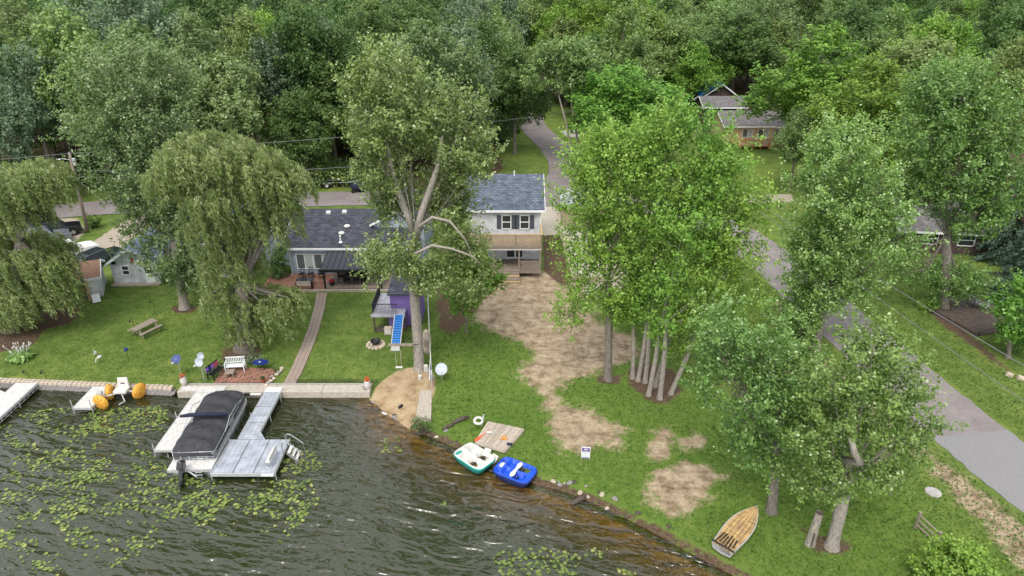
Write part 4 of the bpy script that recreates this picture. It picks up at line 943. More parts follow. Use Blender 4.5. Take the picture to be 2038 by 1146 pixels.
# --- willows: hanging strands
def willow(name, label, base, lobes, fork, tr, seed, strands=520, drop=(1.5,5.5), sway=.9, bark='bark_grey'):
    rng = np.random.default_rng(seed); random.seed(seed); B = at(*base); ls = []
    for l in lobes:
        c = atY(l[0], l[1], B.y+(l[4] if len(l) > 4 else 0)); s = pxm(B.y, c.z); q1, q2 = max(l[2]/s-.3, l[2]/s*.7), max(l[3]/s-.2, l[3]/s*.7); ls.append((np.array(c-B), np.array((q1, q1*.9, q2))))
    ls += [(c+np.array((rng.normal()*.5, r[0]*.9, -.2)), r*.85) for c, r in ls[::2]]
    t = thing(name, label, 'tree', B); C_, A_, B_, S_, W_, Rn = [], [], [], [], [], []
    tot = sum(np.prod(r)**(2/3) for c, r in ls)
    for c, r in ls:
        for k in range(int(strands*np.prod(r)**(2/3)/tot)):
            d = unit(rng.normal(size=3)); d[2] = abs(d[2])*.8-.1; d = unit(d); p = c+d*r*(.45+.62*rng.random()**.6)
            if p[2] < 1.5: continue
            ln = min(rng.uniform(*drop), p[2]-.4); m_ = int(ln*34)+16; q = np.linspace(0, 1, m_)+rng.random(m_)*.03
            out = np.array((d[0], d[1], 0)); x = p[None]+out[None]*(.5*np.sin(q*1.6)*1.1)[:,None]+np.array((sway,0,0))*(q**1.5*ln*.13)[:,None]
            x[:,2] += .45*np.sin(np.minimum(q*4, 1.57))*.6-ln*q**1.15
            x += rng.normal(size=x.shape)*.1
            tang = unit(np.gradient(x, axis=0)*.6+np.array((.12*sway,0,-.25))+rng.normal(size=x.shape)*.16)
            nm = unit(rng.normal(size=x.shape)+np.array((0,-.2,.4))); b = unit(np.cross(tang, nm))
            C_.append(x); A_.append(tang); B_.append(b); s = .3*(.6+.8*rng.random(m_)); S_.append(s); W_.append(s*.2+.015)
            Rn.append(np.clip(.45*rng.random()+.4*rng.random(m_)+.22*(1-q), 0, .98))
    me = leaf_mesh('crown', np.concatenate(C_), np.concatenate(A_), np.concatenate(B_), np.concatenate(S_), np.concatenate(W_), np.concatenate(Rn), 'leaf_willow')
    co = bpy.data.objects.new('crown', me); COL.objects.link(co); co.parent = t
    fk = atY(*fork, B.y)-B; tb = MB(); flare_trunk(tb, [Vector((0,0,0)), fk*.5, fk], tr)
    limbs(tb, fk, [(tuple(c), tuple(r)) for c, r in ls], [c+rng.normal(size=3)*r*.5 for c, r in ls for _ in range(6)], tr*.6, rng); tb.build('trunk', bark, t, smooth=True)
    return t
willow('willow_tree', 'big weeping willow with thick trunk behind the brick patio', (487,692),
       [(405,305,92,44),(490,325,75,48),(345,345,55,40),(450,380,95,50),(555,355,55,42),(550,420,45,40),(420,450,60,48),(510,445,45,36),(455,520,58,48),(440,590,42,40),(525,605,60,32),(490,655,45,22),(570,590,30,22)], (480,560), .62, 51, 1500, (.7,2.6))
willow('willow_tree', 'weeping willow at the left edge hanging over the rusty shed', (22,655),
       [(35,354,72,34),(80,345,36,26),(15,400,55,36),(-30,450,50,50),(20,510,75,38),(90,520,48,26),(35,570,75,35),(110,560,36,22),(15,620,50,26),(140,570,22,20)], (40,480), .5, 53, 1300, (.7,2.8), 1.4)
# --- spruces at the right edge
def spruce_mesh(h, rad, rng, m='leaf_spruce'):
    C_, A_ = [], []
    for zz in np.arange(h*.08, h, .42):
        rr = rad*(1-zz/h)**.85+.15; nb = int(5+rr*5)
        for k in range(nb):
            t = rng.random()*6.28; ln = rr*(.75+.35*rng.random()); q = np.sqrt(rng.random(int(16+ln*16)))
            base = np.stack([np.cos(t)*q*ln, np.sin(t)*q*ln, zz-.35*q**1.3*ln+.1*rng.normal(size=len(q))*0], 1)
            side = np.array((-math.sin(t), math.cos(t), 0)); base += side*(rng.normal(size=len(q))*.16*(1.2-q*.6))[:,None]+rng.normal(size=base.shape)*.05
            C_.append(base); A_.append(unit(np.array((math.cos(t), math.sin(t), -.5))+rng.normal(size=base.shape)*.5))
    C_ = np.concatenate(C_); A_ = np.concatenate(A_); n = len(C_); nm = unit(rng.normal(size=(n,3))*.6+np.array((0,0,1))); b = unit(np.cross(A_, nm)); s = .3*(.6+.8*rng.random(n))
    return leaf_mesh('crown', C_, A_, b, s, s*.4, np.clip(.2+.7*rng.random(n), 0, 1), m)
for i, (x, y, h, rad, lab) in enumerate([(2030,600,11,3.2,'dark blue-green spruce at the right edge behind the brown deck'),(2000,520,13,3.2,'tall dark spruce standing farther back at the right edge')]):
    B = at(x, y); t = thing('spruce_tree', lab, 'tree', B); me = spruce_mesh(h, rad, np.random.default_rng(60+i))
    co = bpy.data.objects.new('crown', me); COL.objects.link(co); co.parent = t
    MB().tube([(0,0,-.2),(0,0,h*.5),(0,0,h*.97)], [.22,.13,.02], 8).build('trunk', 'bark_dark', t, smooth=True)
# ---------------------------------------------------------------- the wood: shared crowns, every tree its own object
PROTO = []
def proto(seed, H, W, kind):
    rng = np.random.default_rng(seed); random.seed(seed); ls = []
    if kind == 'round': prof = [(0,0,.78,.34),(.3,.1,.66,.3),(-.3,-.1,.68,.3),(.05,.35,.62,.3),(-.05,-.36,.62,.3),(.4,-.2,.48,.26),(-.42,.15,.46,.26),(.1,-.4,.4,.24),(0,.1,.45,.3),(.05,0,.9,.16)]
    elif kind == 'tall': prof = [(0,0,.88,.2),(.14,.05,.76,.24),(-.15,0,.7,.24),(0,-.18,.6,.26),(.2,.05,.52,.25),(-.2,.1,.48,.25),(.05,-.22,.38,.24),(-.05,.2,.34,.22)]
    else: prof = [(.1,0,.86,.24),(-.25,.1,.8,.22),(.35,.1,.7,.24),(-.4,-.15,.64,.22),(.1,-.35,.66,.26),(-.1,.35,.66,.24),(.3,-.3,.5,.2),(-.3,.2,.5,.2),(0,0,.6,.25),(.45,-.05,.52,.2)]
    for x, y, z, r in prof:
        j = rng.normal(size=3)*.03; ls.append((((x+j[0])*W, (y+j[1])*W, (z+j[2])*H), (r*W*.95, r*W*.95, r*W*.8)))
    me, pts = crown('crown', ls, 'leaf_dark', rng, dens=1.05, nleaf=34, size=.36, shoot=1.6, spread=.34, gap=.1, pale=.025)
    tb = MB(); flare_trunk(tb, [Vector((0,0,0)), Vector((.1,0,H*.25)), Vector((0,.1,H*.45))], .3, 7, False)
    limbs(tb, Vector((0,.1,H*.45)), [(c, r) for c, r in ls], pts[::6], .2, rng, 3, 5)
    o = tb.build('trunk', 'bark_grey', smooth=True); tm = o.data; bpy.data.objects.remove(o)
    PROTO.append((me, tm, H))
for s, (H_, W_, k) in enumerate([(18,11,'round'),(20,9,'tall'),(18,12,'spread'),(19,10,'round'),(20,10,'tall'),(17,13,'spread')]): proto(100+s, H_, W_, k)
def forest_tree(x, y, h, k, leaf, label, group=None, name='forest_tree', wide=1.):
    me, tm, H = PROTO[k]; s = h/H; t = thing(name, label, 'tree', (x, y, 0), random.random()*6.28, group)
    for nm, d in (('crown', me), ('trunk', tm)):
        o = bpy.data.objects.new(nm, d); COL.objects.link(o); o.parent = t; o.scale = (s*wide, s*wide, s)
        if nm == 'crown': o.material_slots[0].link = 'OBJECT'; o.material_slots[0].material = MATS[leaf]
    return t
# trees one can name: (x, top y of the crown in the photo, half width, distance, proto, leaf, label)
random.seed(5)
NAMED = [(452,95,80,86,0,'leaf_silver','silver-leaved maple across the road behind the big willow'),
 (62,90,95,80,2,'leaf_blue','blue-grey leaved tree at the left edge behind the utility pole'),
 (175,20,70,96,1,'leaf_blue','grey-leaved tree high at upper left behind the silver maple'),
 (600,170,62,86,0,'leaf_dark','dark rounded tree at the wood edge behind the boat trailer'),
 (655,120,50,92,1,'leaf_dark','slim dark tree in the wood left of the forked maple'),
 (533,8,60,104,0,'leaf_bright','bright green domed tree topping the wood at upper left'),
 (335,0,80,108,2,'leaf_dark','dark tall tree at top edge above the silver maple'),
 (870,42,118,88,2,'leaf_silver','wide silvery tree behind the forked maple at the road'),
 (960,25,60,104,0,'leaf_dark','dark tree behind the wide silvery tree'),
 (1025,85,62,100,0,'leaf_dark','dark green tree overhanging the left side of the back road'),
 (1240,118,95,90,0,'leaf_bright','bright green domed tree right of the back road junction'),
 (1180,60,60,125,0,'leaf_dark','rounded tree beyond the bend of the back road'),
 (1130,35,85,135,3,'leaf_maple','broad light-topped tree far behind the back road'),
 (1385,92,75,128,5,'leaf_bright','light green spreading tree beside the blue-tarped house'),
 (1290,20,80,130,3,'leaf_maple','rounded tree high behind the bright domed tree'),
 (1470,10,80,135,0,'leaf_dark','very dark tree behind the blue-tarped roof'),
 (1625,48,125,97,3,'leaf_bright','big light green tree right of the house with the orange deck'),
 (1590,215,50,82,2,'leaf_maple','open small tree in front of the orange deck'),
 (1735,112,100,78,3,'leaf_bright','big bright green tree above the silvery verge maple'),
 (1830,60,100,95,0,'leaf_maple','green tree behind the big bright trees at upper right'),
 (1990,90,90,80,5,'leaf_maple','green tree at the upper right edge'),
 (1900,20,90,110,4,'leaf_dark','dark tree at the top edge at upper right'),
 (1700,0,90,120,1,'leaf_dark','dark tall tree at the top edge right of centre'),
 (1780,395,45,66,1,'leaf_dark','dark small tree beside the grey house behind the verge maple'),
 (1960,400,60,64,0,'leaf_dark','dark leafy tree behind the tall maple at the brown deck')]
NPOS = []
for (x, ty, hw, Y, k, leaf, lab) in NAMED:
    zt = zAt(ty, Y); X = xAt(x, Y, zt*.65); s = pxm(Y, zt*.6); W0 = {0:9.5,1:6,2:12,3:8.8,4:6.5,5:12.5}[k]/PROTO[k][2]*zt
    zt /= 1.04
    forest_tree(X, Y, zt, k, leaf, lab, name='broadleaf_tree', wide=min(1.5, max(.7, hw/s/(W0*.55)))); NPOS.append((X, Y))
# tall thin pale twin-stemmed tree at the junction
for q, (bx, pts, lobes, lab) in enumerate([((1142,335),[(1128,250),(1112,190)],[(1105,115,50,30),(1068,150,38,30),(1120,160,30,20)],'thin pale-stemmed tree with high crown left at the road junction'),((1158,330),[(1146,260),(1136,200)],[(1150,110,40,28),(1175,145,25,25),(1140,140,30,22)],'thin pale-stemmed tree with high crown right at the road junction')]):
    tree('birch_tree', lab, bx, lobes, 'leaf_maple', pts[-1], .15, 'bark_pale', 70+q, trunk_pts=pts[:-1], dens=1.1, nleaf=30, size=.32)
EXC = [[(-9,76),(16,76),(16,100),(11,142),(-1,142),(-3,100),(-9,92)], [(14,62),(60,62),(56,133),(24,133),(14,100)]]
def clear(x, y):
    X, Y = np.array([x]), np.array([y])
    return all(sd_poly(X, Y, p)[0] < 0 for p in EXC) and all((x-a)**2+(y-b)**2 > 16 for a, b in NPOS)
cnt = 0; yy = 84.5
while yy < 200:
    half = yy*.7+7; xx = -half+random.random()*4
    while xx < half:
        x, y = xx+random.uniform(-1.6,1.6), yy+random.uniform(-1.8,1.8)
        if clear(x, y) and not (y < 100 and x > 16):
            k = random.randrange(6); left = x < 2
            leaf = random.choices(['leaf_dark','leaf_blue','leaf_silver','leaf_maple','leaf_bright'], (5,2.5,1.6,1.2,.4) if left else (3,.4,.6,3.2,2))[0]
            word = {'leaf_dark':'dark green','leaf_blue':'grey-green','leaf_silver':'silvery','leaf_maple':'mid green','leaf_bright':'bright green'}[leaf]
            side = ('front of the ' if y < 94 else 'depth of the ' if y < 125 else 'back of the ')+('wood at far left' if x < -45 else 'wood left of centre' if x < 2 else 'wood right of centre' if x < 48 else 'wood at far right')
            h = random.uniform(14.5, 21.5)*(1 if y < 130 else .95)
            forest_tree(x, y, h, k, leaf, f'{word} broadleaf tree in the {side}', f'{word} trees in the {side}', wide=random.uniform(.85,1.15)); cnt += 1
        xx += random.uniform(5.6,8.2)*(1 if yy < 110 else 1.5)
    yy += 6.0 if yy < 110 else 9.5
for yy in (206, 216):
    xx = -150
    while xx < 160:
        forest_tree(xx+random.uniform(-2,2), yy+random.uniform(-2,2), random.uniform(17,21), random.randrange(6), 'leaf_dark', 'far dark tree in the last row of the wood at the top edge', 'last row of trees at the top edge', wide=1.3); xx += random.uniform(10,13)
print('forest trees', cnt)
# --- shrubs
def shrub(name, label, base, lobes, m, seed, stem=True, cat='shrub', group=None, **kw):
    rng = np.random.default_rng(seed); B = at(*base); B.z = float(hz(B.x, B.y)); kw = {**dict(dens=10, nleaf=24, size=.13, shoot=.5, spread=.13, gap=.03), **kw}
    ls = []
    for l in lobes:
        c = atY(l[0], l[1], B.y+(l[4] if len(l) > 4 else 0)); s = pxm(B.y, c.z); ls.append((tuple(c-B), (l[2]/s, l[2]/s, l[3]/s)))
    t = thing(name, label, cat, B, group=group); me, p = crown('foliage', ls, m, rng, zmin=0, **kw)
    o = bpy.data.objects.new('foliage', me); COL.objects.link(o); o.parent = t
    sb = MB()
    for q in p[::max(1, len(p)//14)]: sb.tube(bez((0,0,-.05), q, (0,0,0), 3), [.03,.022,.015,.008], 4)
    sb.build('stem', 'bark_dark', t); return t
shrub('bush', 'leafy green bush at the lower right by the wooden rail fence', (1895,1150), [(1890,1110,45,28),(1850,1125,30,20),(1940,1120,40,25),(1900,1135,50,20)], 'leaf_bright', 81, size=.16)
shrub('bush', 'small dark green bush at the lake end of the aggregate slab', (838,853), [(838,843,14,9),(829,847,8,6),(848,847,8,6)], 'leaf_dark', 82, size=.1)
shrub('arborvitae', 'dense upright evergreen shrub at the left corner of the blue house', (556,552), [(555,525,16,26),(552,540,18,16),(557,503,11,16)], 'leaf_dark', 83, size=.14)
shrub('hedge_bush', 'clipped round bush right of the utility pole', (183,452), [(183,440,12,10)], 'leaf_dark', 84, size=.16)
shrub('bush', 'low leafy bush at the corner of the brown deck', (1848,616), [(1845,608,16,7),(1862,604,14,7)], 'leaf_bright', 85, size=.16)
shrub('bush', 'small shrub beside the right wall of the white cottage', (335,562), [(332,552,9,8),(345,556,7,5)], 'leaf_dark', 86, size=.13)
shrub('bush', 'small shrub alone in the lawn right of the gravel drive', (1552,412), [(1552,408,5,3)], 'leaf_dark', 87, size=.15)
random.seed(15)
for i in range(44):     # undergrowth along the edge of the wood
    x = -10+i*16+random.uniform(-8,8); y = 371-abs(random.gauss(0,5))-(12 if i % 2 else 0); r = random.uniform(20,34)
    shrub('undergrowth_shrub', 'dark leafy undergrowth at the foot of the wood across the road', (x, y), [(x, y-r*.7, r, r*.8), (x+r*.7, y-r*.4, r*.7, r*.5)], random.choice(['leaf_dark','leaf_dark','leaf_maple']), 200+i, group='undergrowth along the wood', dens=1.2, nleaf=26, size=.3, shoot=.8, spread=.3)
for i, (x, y) in enumerate([(1000,283),(1020,262),(1002,250),(1030,245),(985,270)]):
    shrub('undergrowth_shrub', 'dark bush under the tree at the left side of the back road', (x, y), [(x, y-16, 24, 18)], 'leaf_dark', 250+i, group='bushes left of the back road', dens=1., nleaf=24, size=.34, shoot=.8, spread=.3)
# ================================================================ BOATS
def smooth_poly(n, f): return [f(2*math.pi*k/n) for k in range(n)]
pb = thing('pontoon_boat', 'grey pontoon boat under a black canvas cover moored between the docks', 'boat', (-18.85, 34.35, WL), R(2.5))
Lh, Wh, dk0 = 3.55, 1.27, .62
for s in (-1, 1):
    ys = [-3.4,-3.35,-3.1,2.6,3.2,3.55,3.7]; rs = [.1,.27,.31,.31,.24,.12,.03]
    t_ = MB().tube([(s*.88,y,.12+(.0 if y < 2.6 else (y-2.6)*.18)) for y in ys], rs, 14).build('pontoon', 'aluminium', pb, smooth=True)
    MB().box(s*.88-.04, s*.88+.04, -3.2, 3.2, .4, dk0-.1).build('bracket', 'dull_alu', pb)
o = [(-Wh,-Lh),(Wh,-Lh),(Wh,Lh-.5),(Wh-.12,Lh-.15),(Wh-.45,Lh),(-Wh+.45,Lh),(-Wh+.12,Lh-.15),(-Wh,Lh-.5)]
MB().prism(o, dk0-.1, dk0).build('deck', 'dock_white', pb, bevel=.015)
MB().prism([(x*1.012, y*1.006) for x, y in o], dk0-.2, dk0-.03).build('deck_trim', 'dull_alu', pb)
fence = [(-Wh+.1,-2.75),(-Wh+.02,-2.55),(-Wh+.02,2.9),(-Wh+.25,3.15),(Wh-.25,3.15),(Wh-.02,2.9),(Wh-.02,-2.55),(Wh-.1,-2.75),(-Wh+.1,-2.75)]
for zz in (.72,.84,.96,1.08,1.2): MB().tube([(x,y,zz) for x,y in fence], .026, 5).build('fence_rail', 'aluminium', pb, smooth=True)
for (x, y) in [(-Wh+.02,-1.5),(-Wh+.02,0),(-Wh+.02,1.6),(Wh-.02,-1.5),(Wh-.02,0),(Wh-.02,1.6),(-.75,-2.75),(-.25,-2.75),(.3,-2.75),(.75,-2.75)]: MB().box(x-.03,x+.03,y-.03,y+.03,dk0,1.24).build('fence_post', 'aluminium', pb)
MB().box(-Wh+.06,Wh-.06,-2.7,3.05,dk0+.03,1.02).build('cabin_panel', 'cover_canvas', pb)
def cover(y0, y1, hump, name):
    b = MB(); nu, nv = 26, 24; vs = []
    for j in range(nv+1):
        v = j/nv*2-1; y = (y0+y1)/2+(y1-y0)/2*v
        wx = (Wh+.05)*(1-.16*max(0, abs(v)-.72)/.28)
        for i in range(nu+1):
            u = i/nu*2-1; e = (1-abs(u)**5)*(1-abs(v)**6); r_ = max(0, e)
            seat = .22*max(0, abs(u)-.35)+.05*math.sin(u*7+v*3)*math.cos(v*9)
            z = 1.12+r_**.6*(hump*(.75+.25*math.cos(u*2.2))+.07*math.sin(v*8+u*2)+seat*.35)
            vs.append((u*wx, y, z if r_ > 0 else .98))
    b.add(vs, [(j*(nu+1)+i, j*(nu+1)+i+1, (j+1)*(nu+1)+i+1, (j+1)*(nu+1)+i) for j in range(nv) for i in range(nu)])
    return b.build(name, 'cover_canvas', pb, smooth=True)
cf = cover(.35, 3.3, .5, 'front_cover'); cr_ = cover(-2.85, .3, .44, 'rear_cover')
MB().tube([(-1.75,.2,1.62),(-1.2,.22,1.68),(0,.25,1.7),(1.1,.22,1.66)], [.09,.13,.14,.11], 9).build('bimini_boot', 'navy_canvas', pb, smooth=True)
for s in (-1, 1):
    MB().tube([(s*1.28,-.9,1.2),(s*1.3,.2,1.62),(s*1.28,.85,1.25)], .022, 5).build('bimini_frame', 'aluminium', pb)
    MB().tube([(s*1.28,.3,1.55),(s*1.38,1.2,1.68),(s*1.3,2.2,1.35)], .022, 5).build('grab_rail', 'aluminium', pb)
MB().tube([(-.5,-1.1,1.62),(.1,-1.0,1.68),(.45,-2.1,1.3),(.6,-2.85,.7)], .018, 5).build('strap', 'black_iron', pb)
mo = MB().rbox((0,0,0), (.4,.62,.5), taper=.82).build('outboard_motor', 'car_black', pb, (-.28,-3.75,1.12), bevel=.08); mo.rotation_euler = (R(-28),0,0)
MB().rbox((0,.05,-.6), (.2,.3,.75), taper=1.2).build('leg', 'car_black', mo, bevel=.03); MB().rbox((0,-.02,-1.0), (.3,.5,.06)).build('cavitation_plate', 'car_black', mo)
MB().tube([(0,.25,-1.15),(0,-.1,-1.15),(0,-.3,-1.15)], [.05,.1,.06], 8).build('gearcase', 'car_black', mo)
MB().tube([(-.2,-3.5,.5),(.5,-3.9,.35)], .05, 6).build('transom_bracket', 'dull_alu', pb)
lb = MB()
for k in range(3): lb.box(.35,.75,-3.72-.02*k,-3.66,.45-.18*k,.49-.18*k)
lb.build('boarding_ladder', 'aluminium', pb)
# --- small blue boat at the very left edge
q = at(4,797,WL); rb = thing('small_boat', 'small white and blue boat cut by the left picture edge', 'boat', q+Vector((-1.1,0,0)), R(70))
def hull(L_, W_, H_, bow=1.9, n=14, m='white_plastic', name='hull', parent=None, open_=True, sq=.82):
    """boat hull: keeled sections from transom to stem with an inner skin"""
    b = MB(); secs = []
    for i in range(n+1):
        t = i/n; w_ = W_/2*(sq+(1-sq)*min(1, t*3))*(1-max(0,(t-.45)/.55)**bow); w_ = max(w_, .015); rise = H_*.22*t*t
        k = .12*H_+.5*H_*max(0,(t-.7)/.3)**2
        secs.append([(-w_,t*L_-L_/2,H_+rise),(-w_*.86,t*L_-L_/2,k+.12*H_),(0,t*L_-L_/2,k-.1*H_),(w_*.86,t*L_-L_/2,k+.12*H_),(w_,t*L_-L_/2,H_+rise),(w_*.92,t*L_-L_/2,H_+rise),(w_*.78,t*L_-L_/2,k+.26*H_),(0,t*L_-L_/2,k+.2*H_),(-w_*.78,t*L_-L_/2,k+.26*H_),(-w_*.92,t*L_-L_/2,H_+rise)])
    vs = [p for s in secs for p in s]; fs = []
    for i in range(n):
        for j in range(10): fs.append((i*10+j, i*10+(j+1)%10, (i+1)*10+(j+1)%10, (i+1)*10+j))
    fs.append(tuple(range(4,-1,-1))); fs.append((9,8,7,6,5)); fs.append((0,4,5,9))
    b.add(vs, fs); return b.build(name, m, parent)
hull(3.6, 1.5, .5, parent=rb); MB().box(-.6,.6,-.3,.1,.3,.36).build('thwart', 'slide_blue', rb); MB().box(-.62,.62,-1.8,-1.5,.3,.42).build('stern_deck', 'slide_blue', rb)
# --- water trike
q = at(243,795,WL); wt = thing('water_trike', 'white water trike with three big yellow paddle floats by the short dock', 'pedal craft', q, R(4))
prof = [(.03,-.19),(.2,-.2),(.38,-.13),(.5,-.035),(.5,.035),(.38,.13),(.2,.2),(.03,.19)]
for (x, y, rz, tl) in ((-.75,.3,R(18),0),(.98,.28,R(-25),0),(-.8,-.75,R(75),0)):
    wl = MB().lathe(prof, 20); M_ = Matrix.Rotation(rz, 4, 'Z')@Matrix.Rotation(R(90), 4, 'Y')
    o = wl.xf(M_).build('float_wheel', 'yellow_plastic', wt, (x,y,.38), smooth=True)
    for k in range(10):
        a = k*.628; 
        for sd_ in (-1, 1): MB().rbox((math.cos(a)*.3, math.sin(a)*.3, sd_*.155), (.24,.045,.06), (0,sd_*R(20),a)).xf(M_).build('paddle_rib', 'yellow_plastic', o)
MB().prism([(-.38,-.1),(.38,-.1),(.42,.45),(.3,.62),(-.3,.62),(-.42,.45)], .42, .62).build('seat', 'white_plastic', wt, bevel=.06)
MB().rbox((0,.6,.85), (.68,.14,.6), (R(-12),0,0), .85).build('backrest', 'white_plastic', wt, bevel=.05)
MB().rbox((0,.53,.8), (.24,.03,.08)).build('slot', 'black_iron', wt)
for x, y in ((-.75,.3),(.98,.28)): MB().tube([(0,.25,.42),(x,y,.38)], .045, 6).build('axle', 'white_plastic', wt)
MB().tube([(0,.1,.45),(-.5,-.45,.6),(-.8,-.75,.95)], .045, 6).build('fork', 'white_plastic', wt)
MB().rbox((-.78,-.6,.95), (.32,.2,.2)).build('steering_head', 'dull_alu', wt, bevel=.04); wt.scale = (1.15,1.15,1.15)
MB().tube([(.1,-.05,.4),(.45,-.55,.25),(.2,-.8,.2)], .03, 6).build('foot_frame', 'white_plastic', wt)
# --- pedal boats
def rrect(hx, hy, r, n=5):
    pts = []
    for cx, cy, a0 in ((hx-r,hy-r,0),(-hx+r,hy-r,90),(-hx+r,-hy+r,180),(hx-r,-hy+r,270)):
        for k in range(n+1): a = R(a0+90*k/n); pts.append((cx+r*math.cos(a), cy+r*math.sin(a)))
    return pts
def pedal_boat(label, c, rz, top, hullm, L_, W_):
    t = thing('pedal_boat', label, 'pedal boat', c, rz); hx, hy = W_/2, L_/2
    # deck with real cockpit wells: a grid whose cells sink where the footwells and seats are
    nx, ny = 40, 54; vs = []; 
    def zf(x, y):
        u, v = x/hx, y/hy; z = .5
        def well(cx, cy, rx, ry, d, p=4):
            k = ((abs(u-cx)/rx)**p+(abs(v-cy)/ry)**p); return d*max(0., min(1., (1.15-k)/.3))
        z -= well(-.46,.36,.38,.34,.4)+well(.46,.36,.38,.34,.4)          # foot wells
        z -= well(-.46,-.3,.38,.22,.22)+well(.46,-.3,.38,.22,.22)          # seats
        z -= well(-.5,-.76,.32,.15,.3)+well(.5,-.76,.32,.15,.3)          # rear bins
        z += .12*math.exp(-((v+.52)/.07)**2)*(1 if abs(u) < .85 else 0) # seat backs
        z -= .06*max(0, abs(v)-.8)/.2+.03*max(0, abs(u)-.85)/.15
        return z
    for j in range(ny+1):
        for i in range(nx+1):
            u, v = i/nx*2-1, j/ny*2-1
            # squircle outline
            k = 1/max(1, (abs(u)**5+abs(v)**5)**.2) if max(abs(u), abs(v)) > 0 else 1
            x, y = u*k*hx, v*k*hy; vs.append((x, y, zf(x, y)))
    d = MB().add(vs, [(j*(nx+1)+i, j*(nx+1)+i+1, (j+1)*(nx+1)+i+1, (j+1)*(nx+1)+i) for j in range(ny) for i in range(nx)]).build('deck', top, t, smooth=True)
    ring = []
    for k in range(48):
        a = 2*math.pi*k/48; u, v = math.cos(a), math.sin(a); m_ = 1/((abs(u)**5+abs(v)**5)**.2); ring.append((u*m_, v*m_))
    hv = []; prof = [(1.0,.47),(1.03,.42),(1.03,.36),(.98,.3),(.9,.08),(.8,-.08)]
    for s_, z_ in prof: hv += [(u*hx*s_, v*hy*s_, z_) for u, v in ring]
    MB().add(hv, [(r_*48+k, r_*48+(k+1)%48, (r_+1)*48+(k+1)%48, (r_+1)*48+k) for r_ in range(len(prof)-1) for k in range(48)]).build('hull', hullm, t, smooth=True)
    MB().tube([(0,.3*hy,.3),(0,.3*hy,.5),(.06,.3*hy,.58)], .025, 6).build('steering_lever', 'black_iron', t)
    for s_ in (-1, 1): MB().rbox((s_*.45*hx,.3*hy,.3), (.3,.06,.06)).build('pedal', 'black_iron', t)
    return t
c_ = (at(903,907,-.2)+at(937,888,-.2)+at(983,917,-.2)+at(953,941,-.2))/4; c_.z = WL+.02
v_ = at(983,917,-.2)-at(937,888,-.2)
w1 = pedal_boat('white pedal boat with teal hull pulled up by the wooden raft', c_, math.atan2(v_.y, v_.x)-math.pi/2, 'white_plastic', 'teal_plastic', 2.35, 1.6)
MB().ell((.4,-.87,.42), (.26,.17,.06), 12, 5).build('bin_lid', 'teal_plastic', w1)
for s_ in (-1, 1): MB().ell((s_*.36,.26,.16), (.24,.3,.03), 10, 4).build('dark_well_floor', mat('dark_well', (.12,.085,.03), .2, .3, 6), w1)  # dark floor discs added so the wells look deep, shading put in their colour
c_ = (at(982,940,-.2)+at(1012,917,-.2)+at(1065,940,-.2)+at(1042,968,-.2))/4; c_.z = WL+.02
v_ = at(1065,938,-.2)-at(1010,917,-.2)
w2 = pedal_boat('blue pedal boat with white seat strip at the muddy shore', c_, math.atan2(v_.y, v_.x)-math.pi/2, 'blue_plastic', 'blue_dark', 2.35, 1.6)
MB().add([(x*.5,y*.5,0) for x, y in ((-.9,-.1),(-.62,-.2),(0,-.1),(.62,-.2),(.9,-.1),(.9,.1),(.62,.2),(0,.1),(-.62,.2),(-.9,.1))]+[(x*.5,y*.5,.05) for x, y in ((-.9,-.1),(-.62,-.2),(0,-.1),(.62,-.2),(.9,-.1),(.9,.1),(.62,.2),(0,.1),(-.62,.2),(-.9,.1))], [tuple(range(9,-1,-1)), tuple(range(10,20))]+[(i,(i+1)%10,10+(i+1)%10,10+i) for i in range(10)]).build('seat_strip', 'white_plastic', w2, (0,.08,.5)).scale = (1.45,1.5,1)
MB().ell((.0,-.85,.47), (.24,.17,.05), 12, 5).build('bin_lid', 'white_plastic', w2)
# --- upturned-decked rowboat on the lawn
b0, b1 = (at(1420,1090)+at(1450,1115))/2, at(1505,1020); v_ = b1-b0
rbz = thing('rowboat', 'grey aluminium rowboat with yellow plywood deck lying on the shore lawn', 'rowboat', (b0+b1)/2, math.atan2(v_.y, v_.x)-math.pi/2)
LL = v_.length; hull(LL, 1.35, .42, 2.0, m='dull_alu', parent=rbz)
n_ = 12; 
def half(t): return 1.35/2*(.82+.18*min(1,t*3))*(1-max(0,(t-.45)/.55)**2.)*.93
for k in range(6):
    for seg in ((0,.33),(.335,.66),(.665,.96)):
        a, c = -1+k/3+.02, -1+(k+1)/3-.02; vs = []
        for t in np.linspace(*seg, 5):
            w_ = half(t); zt = .42*(1+.22*t*t)+.012
            vs += [(a*w_, t*LL-LL/2, zt), (c*w_, t*LL-LL/2, zt)]
        m0 = len(vs); vs2 = vs+[(x,y,z_-.03) for x,y,z_ in vs]; q_ = len(vs)//2
        MB().add(vs2, [(2*i,2*i+1,2*i+3,2*i+2) for i in range(q_-1)]+[(m0+2*i,2*i,2*i+2,m0+2*i+2) for i in range(q_-1)]+[(2*i+1,m0+2*i+1,m0+2*i+3,2*i+3) for i in range(q_-1)]+[(0,m0,m0+1,1)]).build('deck_plank', 'wood_yellow', rbz)
MB().tube([(-.6,-LL/2+.08,.5),(.6,-LL/2+.08,.5)], .05, 6).build('stern_rail', 'black_iron', rbz)
for k in range(6): x = -.42+k*.16; MB().rbox((x,-LL/2+.55+.06*(k%2),.47), (.06,.85-.12*(k%3),.03), (0,0,R(3*(k-2)))).build('rod_holder', 'black_iron', rbz)
MB().tube([(.02,LL/2-.05,.5),(0,LL/2+.03,.3),(0,LL/2-.12,.05)], .025, 5).build('stem', 'dull_alu', rbz)
